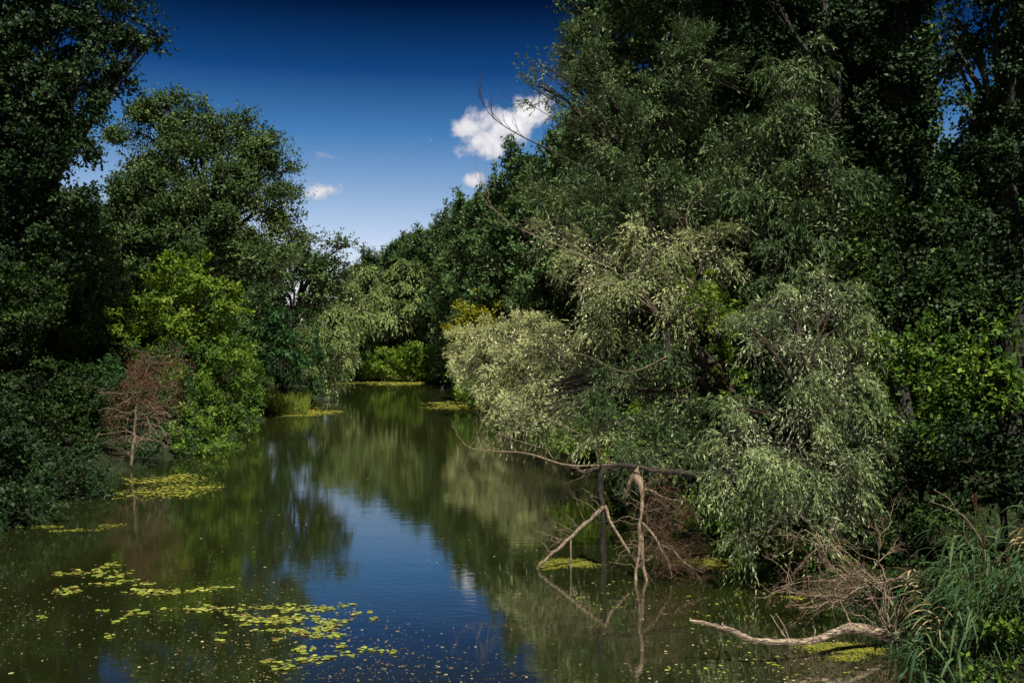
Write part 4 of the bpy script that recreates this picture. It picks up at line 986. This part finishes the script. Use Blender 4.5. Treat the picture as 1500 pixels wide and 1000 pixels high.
W = bpy.data.worlds.new('World'); SC.world = W; W.use_nodes = True
nt = W.node_tree
for n_ in list(nt.nodes): nt.nodes.remove(n_)
N = nt.nodes.new; Lk = nt.links.new
out = N('ShaderNodeOutputWorld'); bg = N('ShaderNodeBackground'); Lk(bg.outputs[0], out.inputs[0])
sky = N('ShaderNodeTexSky'); sky.sky_type = 'NISHITA'; sky.sun_disc = False
sky.sun_elevation = elev; sky.sun_rotation = az % (2 * PI); sky.air_density = 1.0; sky.dust_density = .3; sky.ozone_density = 3.0
tc = N('ShaderNodeTexCoord')
sep = N('ShaderNodeSeparateXYZ'); Lk(tc.outputs['Generated'], sep.inputs[0])
def mth(op, a, b=None, c=None):
    n_ = N('ShaderNodeMath'); n_.operation = op
    for i, v in enumerate((a, b, c)):
        if v is None: continue
        if isinstance(v, (int, float)): n_.inputs[i].default_value = v
        else: Lk(v, n_.inputs[i])
    return n_.outputs[0]
# deep polarised blue: the sky darkens quickly with height
zz = mth('MAXIMUM', sep.outputs['Z'], 0.0)
tint = ramp(nt, [(p_, tuple(.84 * c_ for c_ in q_) + (1,)) for p_, q_ in [(0.0, (1.15, .98, 1.02)), (.103, (1.50, 1.24, 1.28)), (.146, (1.02, 1.0, 1.08)), (.211, (.28, .58, .84)), (.27, (.035, .19, .42)), (.33, (.001, .03, .09)), (.5, (.001, .014, .045)), (1.0, (.012, .02, .035))]], zz)
mul = N('ShaderNodeMix'); mul.data_type = 'RGBA'; mul.blend_type = 'MULTIPLY'; mul.inputs['Factor'].default_value = 1
Lk(sky.outputs[0], mul.inputs['A']); Lk(tint, mul.inputs['B'])
# small fair-weather clouds at fixed bearings
yy = mth('MAXIMUM', sep.outputs['Y'], .05)
u = mth('DIVIDE', sep.outputs['X'], yy); v = mth('DIVIDE', sep.outputs['Z'], yy)
cmb = N('ShaderNodeCombineXYZ'); Lk(u, cmb.inputs[0]); Lk(v, cmb.inputs[1])
n1 = N('ShaderNodeTexNoise'); n1.inputs['Scale'].default_value = 34; n1.inputs['Detail'].default_value = 7; n1.inputs['Roughness'].default_value = .58
Lk(cmb.outputs[0], n1.inputs['Vector'])
n2 = N('ShaderNodeTexNoise'); n2.inputs['Scale'].default_value = 90; n2.inputs['Detail'].default_value = 5
Lk(cmb.outputs[0], n2.inputs['Vector'])
dens = None
for (px, py, rx, ry, amp) in [(740, 182, 46, 33, 1.15), (704, 206, 38, 26, 1.1), (778, 164, 40, 27, 1.1), (684, 190, 26, 20, .98), (694, 262, 22, 12, .9), (474, 279, 36, 14, 1.0), (460, 275, 22, 12, .85), (487, 230, 22, 9, .38), (630, 206, 12, 12, .30), (395, 195, 40, 7, .2), (430, 425, 46, 16, 1.0), (1082, 400, 30, 60, .9), (1398, 262, 30, 30, .9), (1410, 310, 30, 30, .9)]:
    cu, cv = (px - 750) / F, (HOR - py) / F
    a = mth('POWER', mth('MULTIPLY', mth('SUBTRACT', u, cu), F / rx), 2)
    b_ = mth('POWER', mth('MULTIPLY', mth('SUBTRACT', v, cv), F / ry), 2)
    e = mth('MULTIPLY', mth('SUBTRACT', 1.0, mth('MULTIPLY', mth('SQRT', mth('ADD', a, b_)), .62)), amp)
    dens = e if dens is None else mth('MAXIMUM', dens, e)
nz = mth('MULTIPLY', mth('SUBTRACT', n1.outputs['Fac'], .5), 1.7)
mask = mth('ADD', dens, nz)
mr = N('ShaderNodeMapRange'); mr.interpolation_type = 'SMOOTHSTEP'
Lk(mask, mr.inputs['Value']); mr.inputs['From Min'].default_value = .30; mr.inputs['From Max'].default_value = .72
front = mth('GREATER_THAN', sep.outputs['Y'], .3)
msk = mth('MULTIPLY', mr.outputs['Result'], mth('MULTIPLY', front, .93))
cc = ramp(nt, [(.35, (.46, .46, .53, 1)), (.72, (.96, .94, .94, 1))], mth('ADD', mth('MULTIPLY', n2.outputs['Fac'], .5), mth('MULTIPLY', mask, .38)))
cm = N('ShaderNodeMix'); cm.data_type = 'RGBA'
csc = N('ShaderNodeMix'); csc.data_type = 'RGBA'; csc.blend_type = 'MULTIPLY'; csc.inputs['Factor'].default_value = 1
Lk(cc, csc.inputs['A']); csc.inputs['B'].default_value = (8.6, 8.6, 8.6, 1)
Lk(msk, cm.inputs['Factor']); Lk(mul.outputs['Result'], cm.inputs['A']); Lk(csc.outputs['Result'], cm.inputs['B'])
Lk(cm.outputs['Result'], bg.inputs['Color'])
bg.inputs['Strength'].default_value = .05   # the tint above is scaled for this and the exposure

cd = bpy.data.cameras.new('camera'); cam = bpy.data.objects.new('camera', cd); COL.objects.link(cam)
cam.location = (0, 0, CAM_Z); cam.rotation_euler = (math.radians(90), 0, 0)
cd.lens = 35; cd.sensor_width = 36; cd.shift_y = (HOR - 500) / 1500.0
cd.clip_start = .1; cd.clip_end = 6000
SC.camera = cam
SC.view_settings.view_transform = 'Standard'; SC.view_settings.look = 'None'
SC.view_settings.exposure = 1.3; SC.view_settings.gamma = 1.0
SC.cycles.max_bounces = 5; SC.cycles.diffuse_bounces = 1; SC.cycles.glossy_bounces = 3; SC.cycles.transmission_bounces = 3; SC.cycles.transparent_max_bounces = 4
SC.cycles.sample_clamp_indirect = 4.0
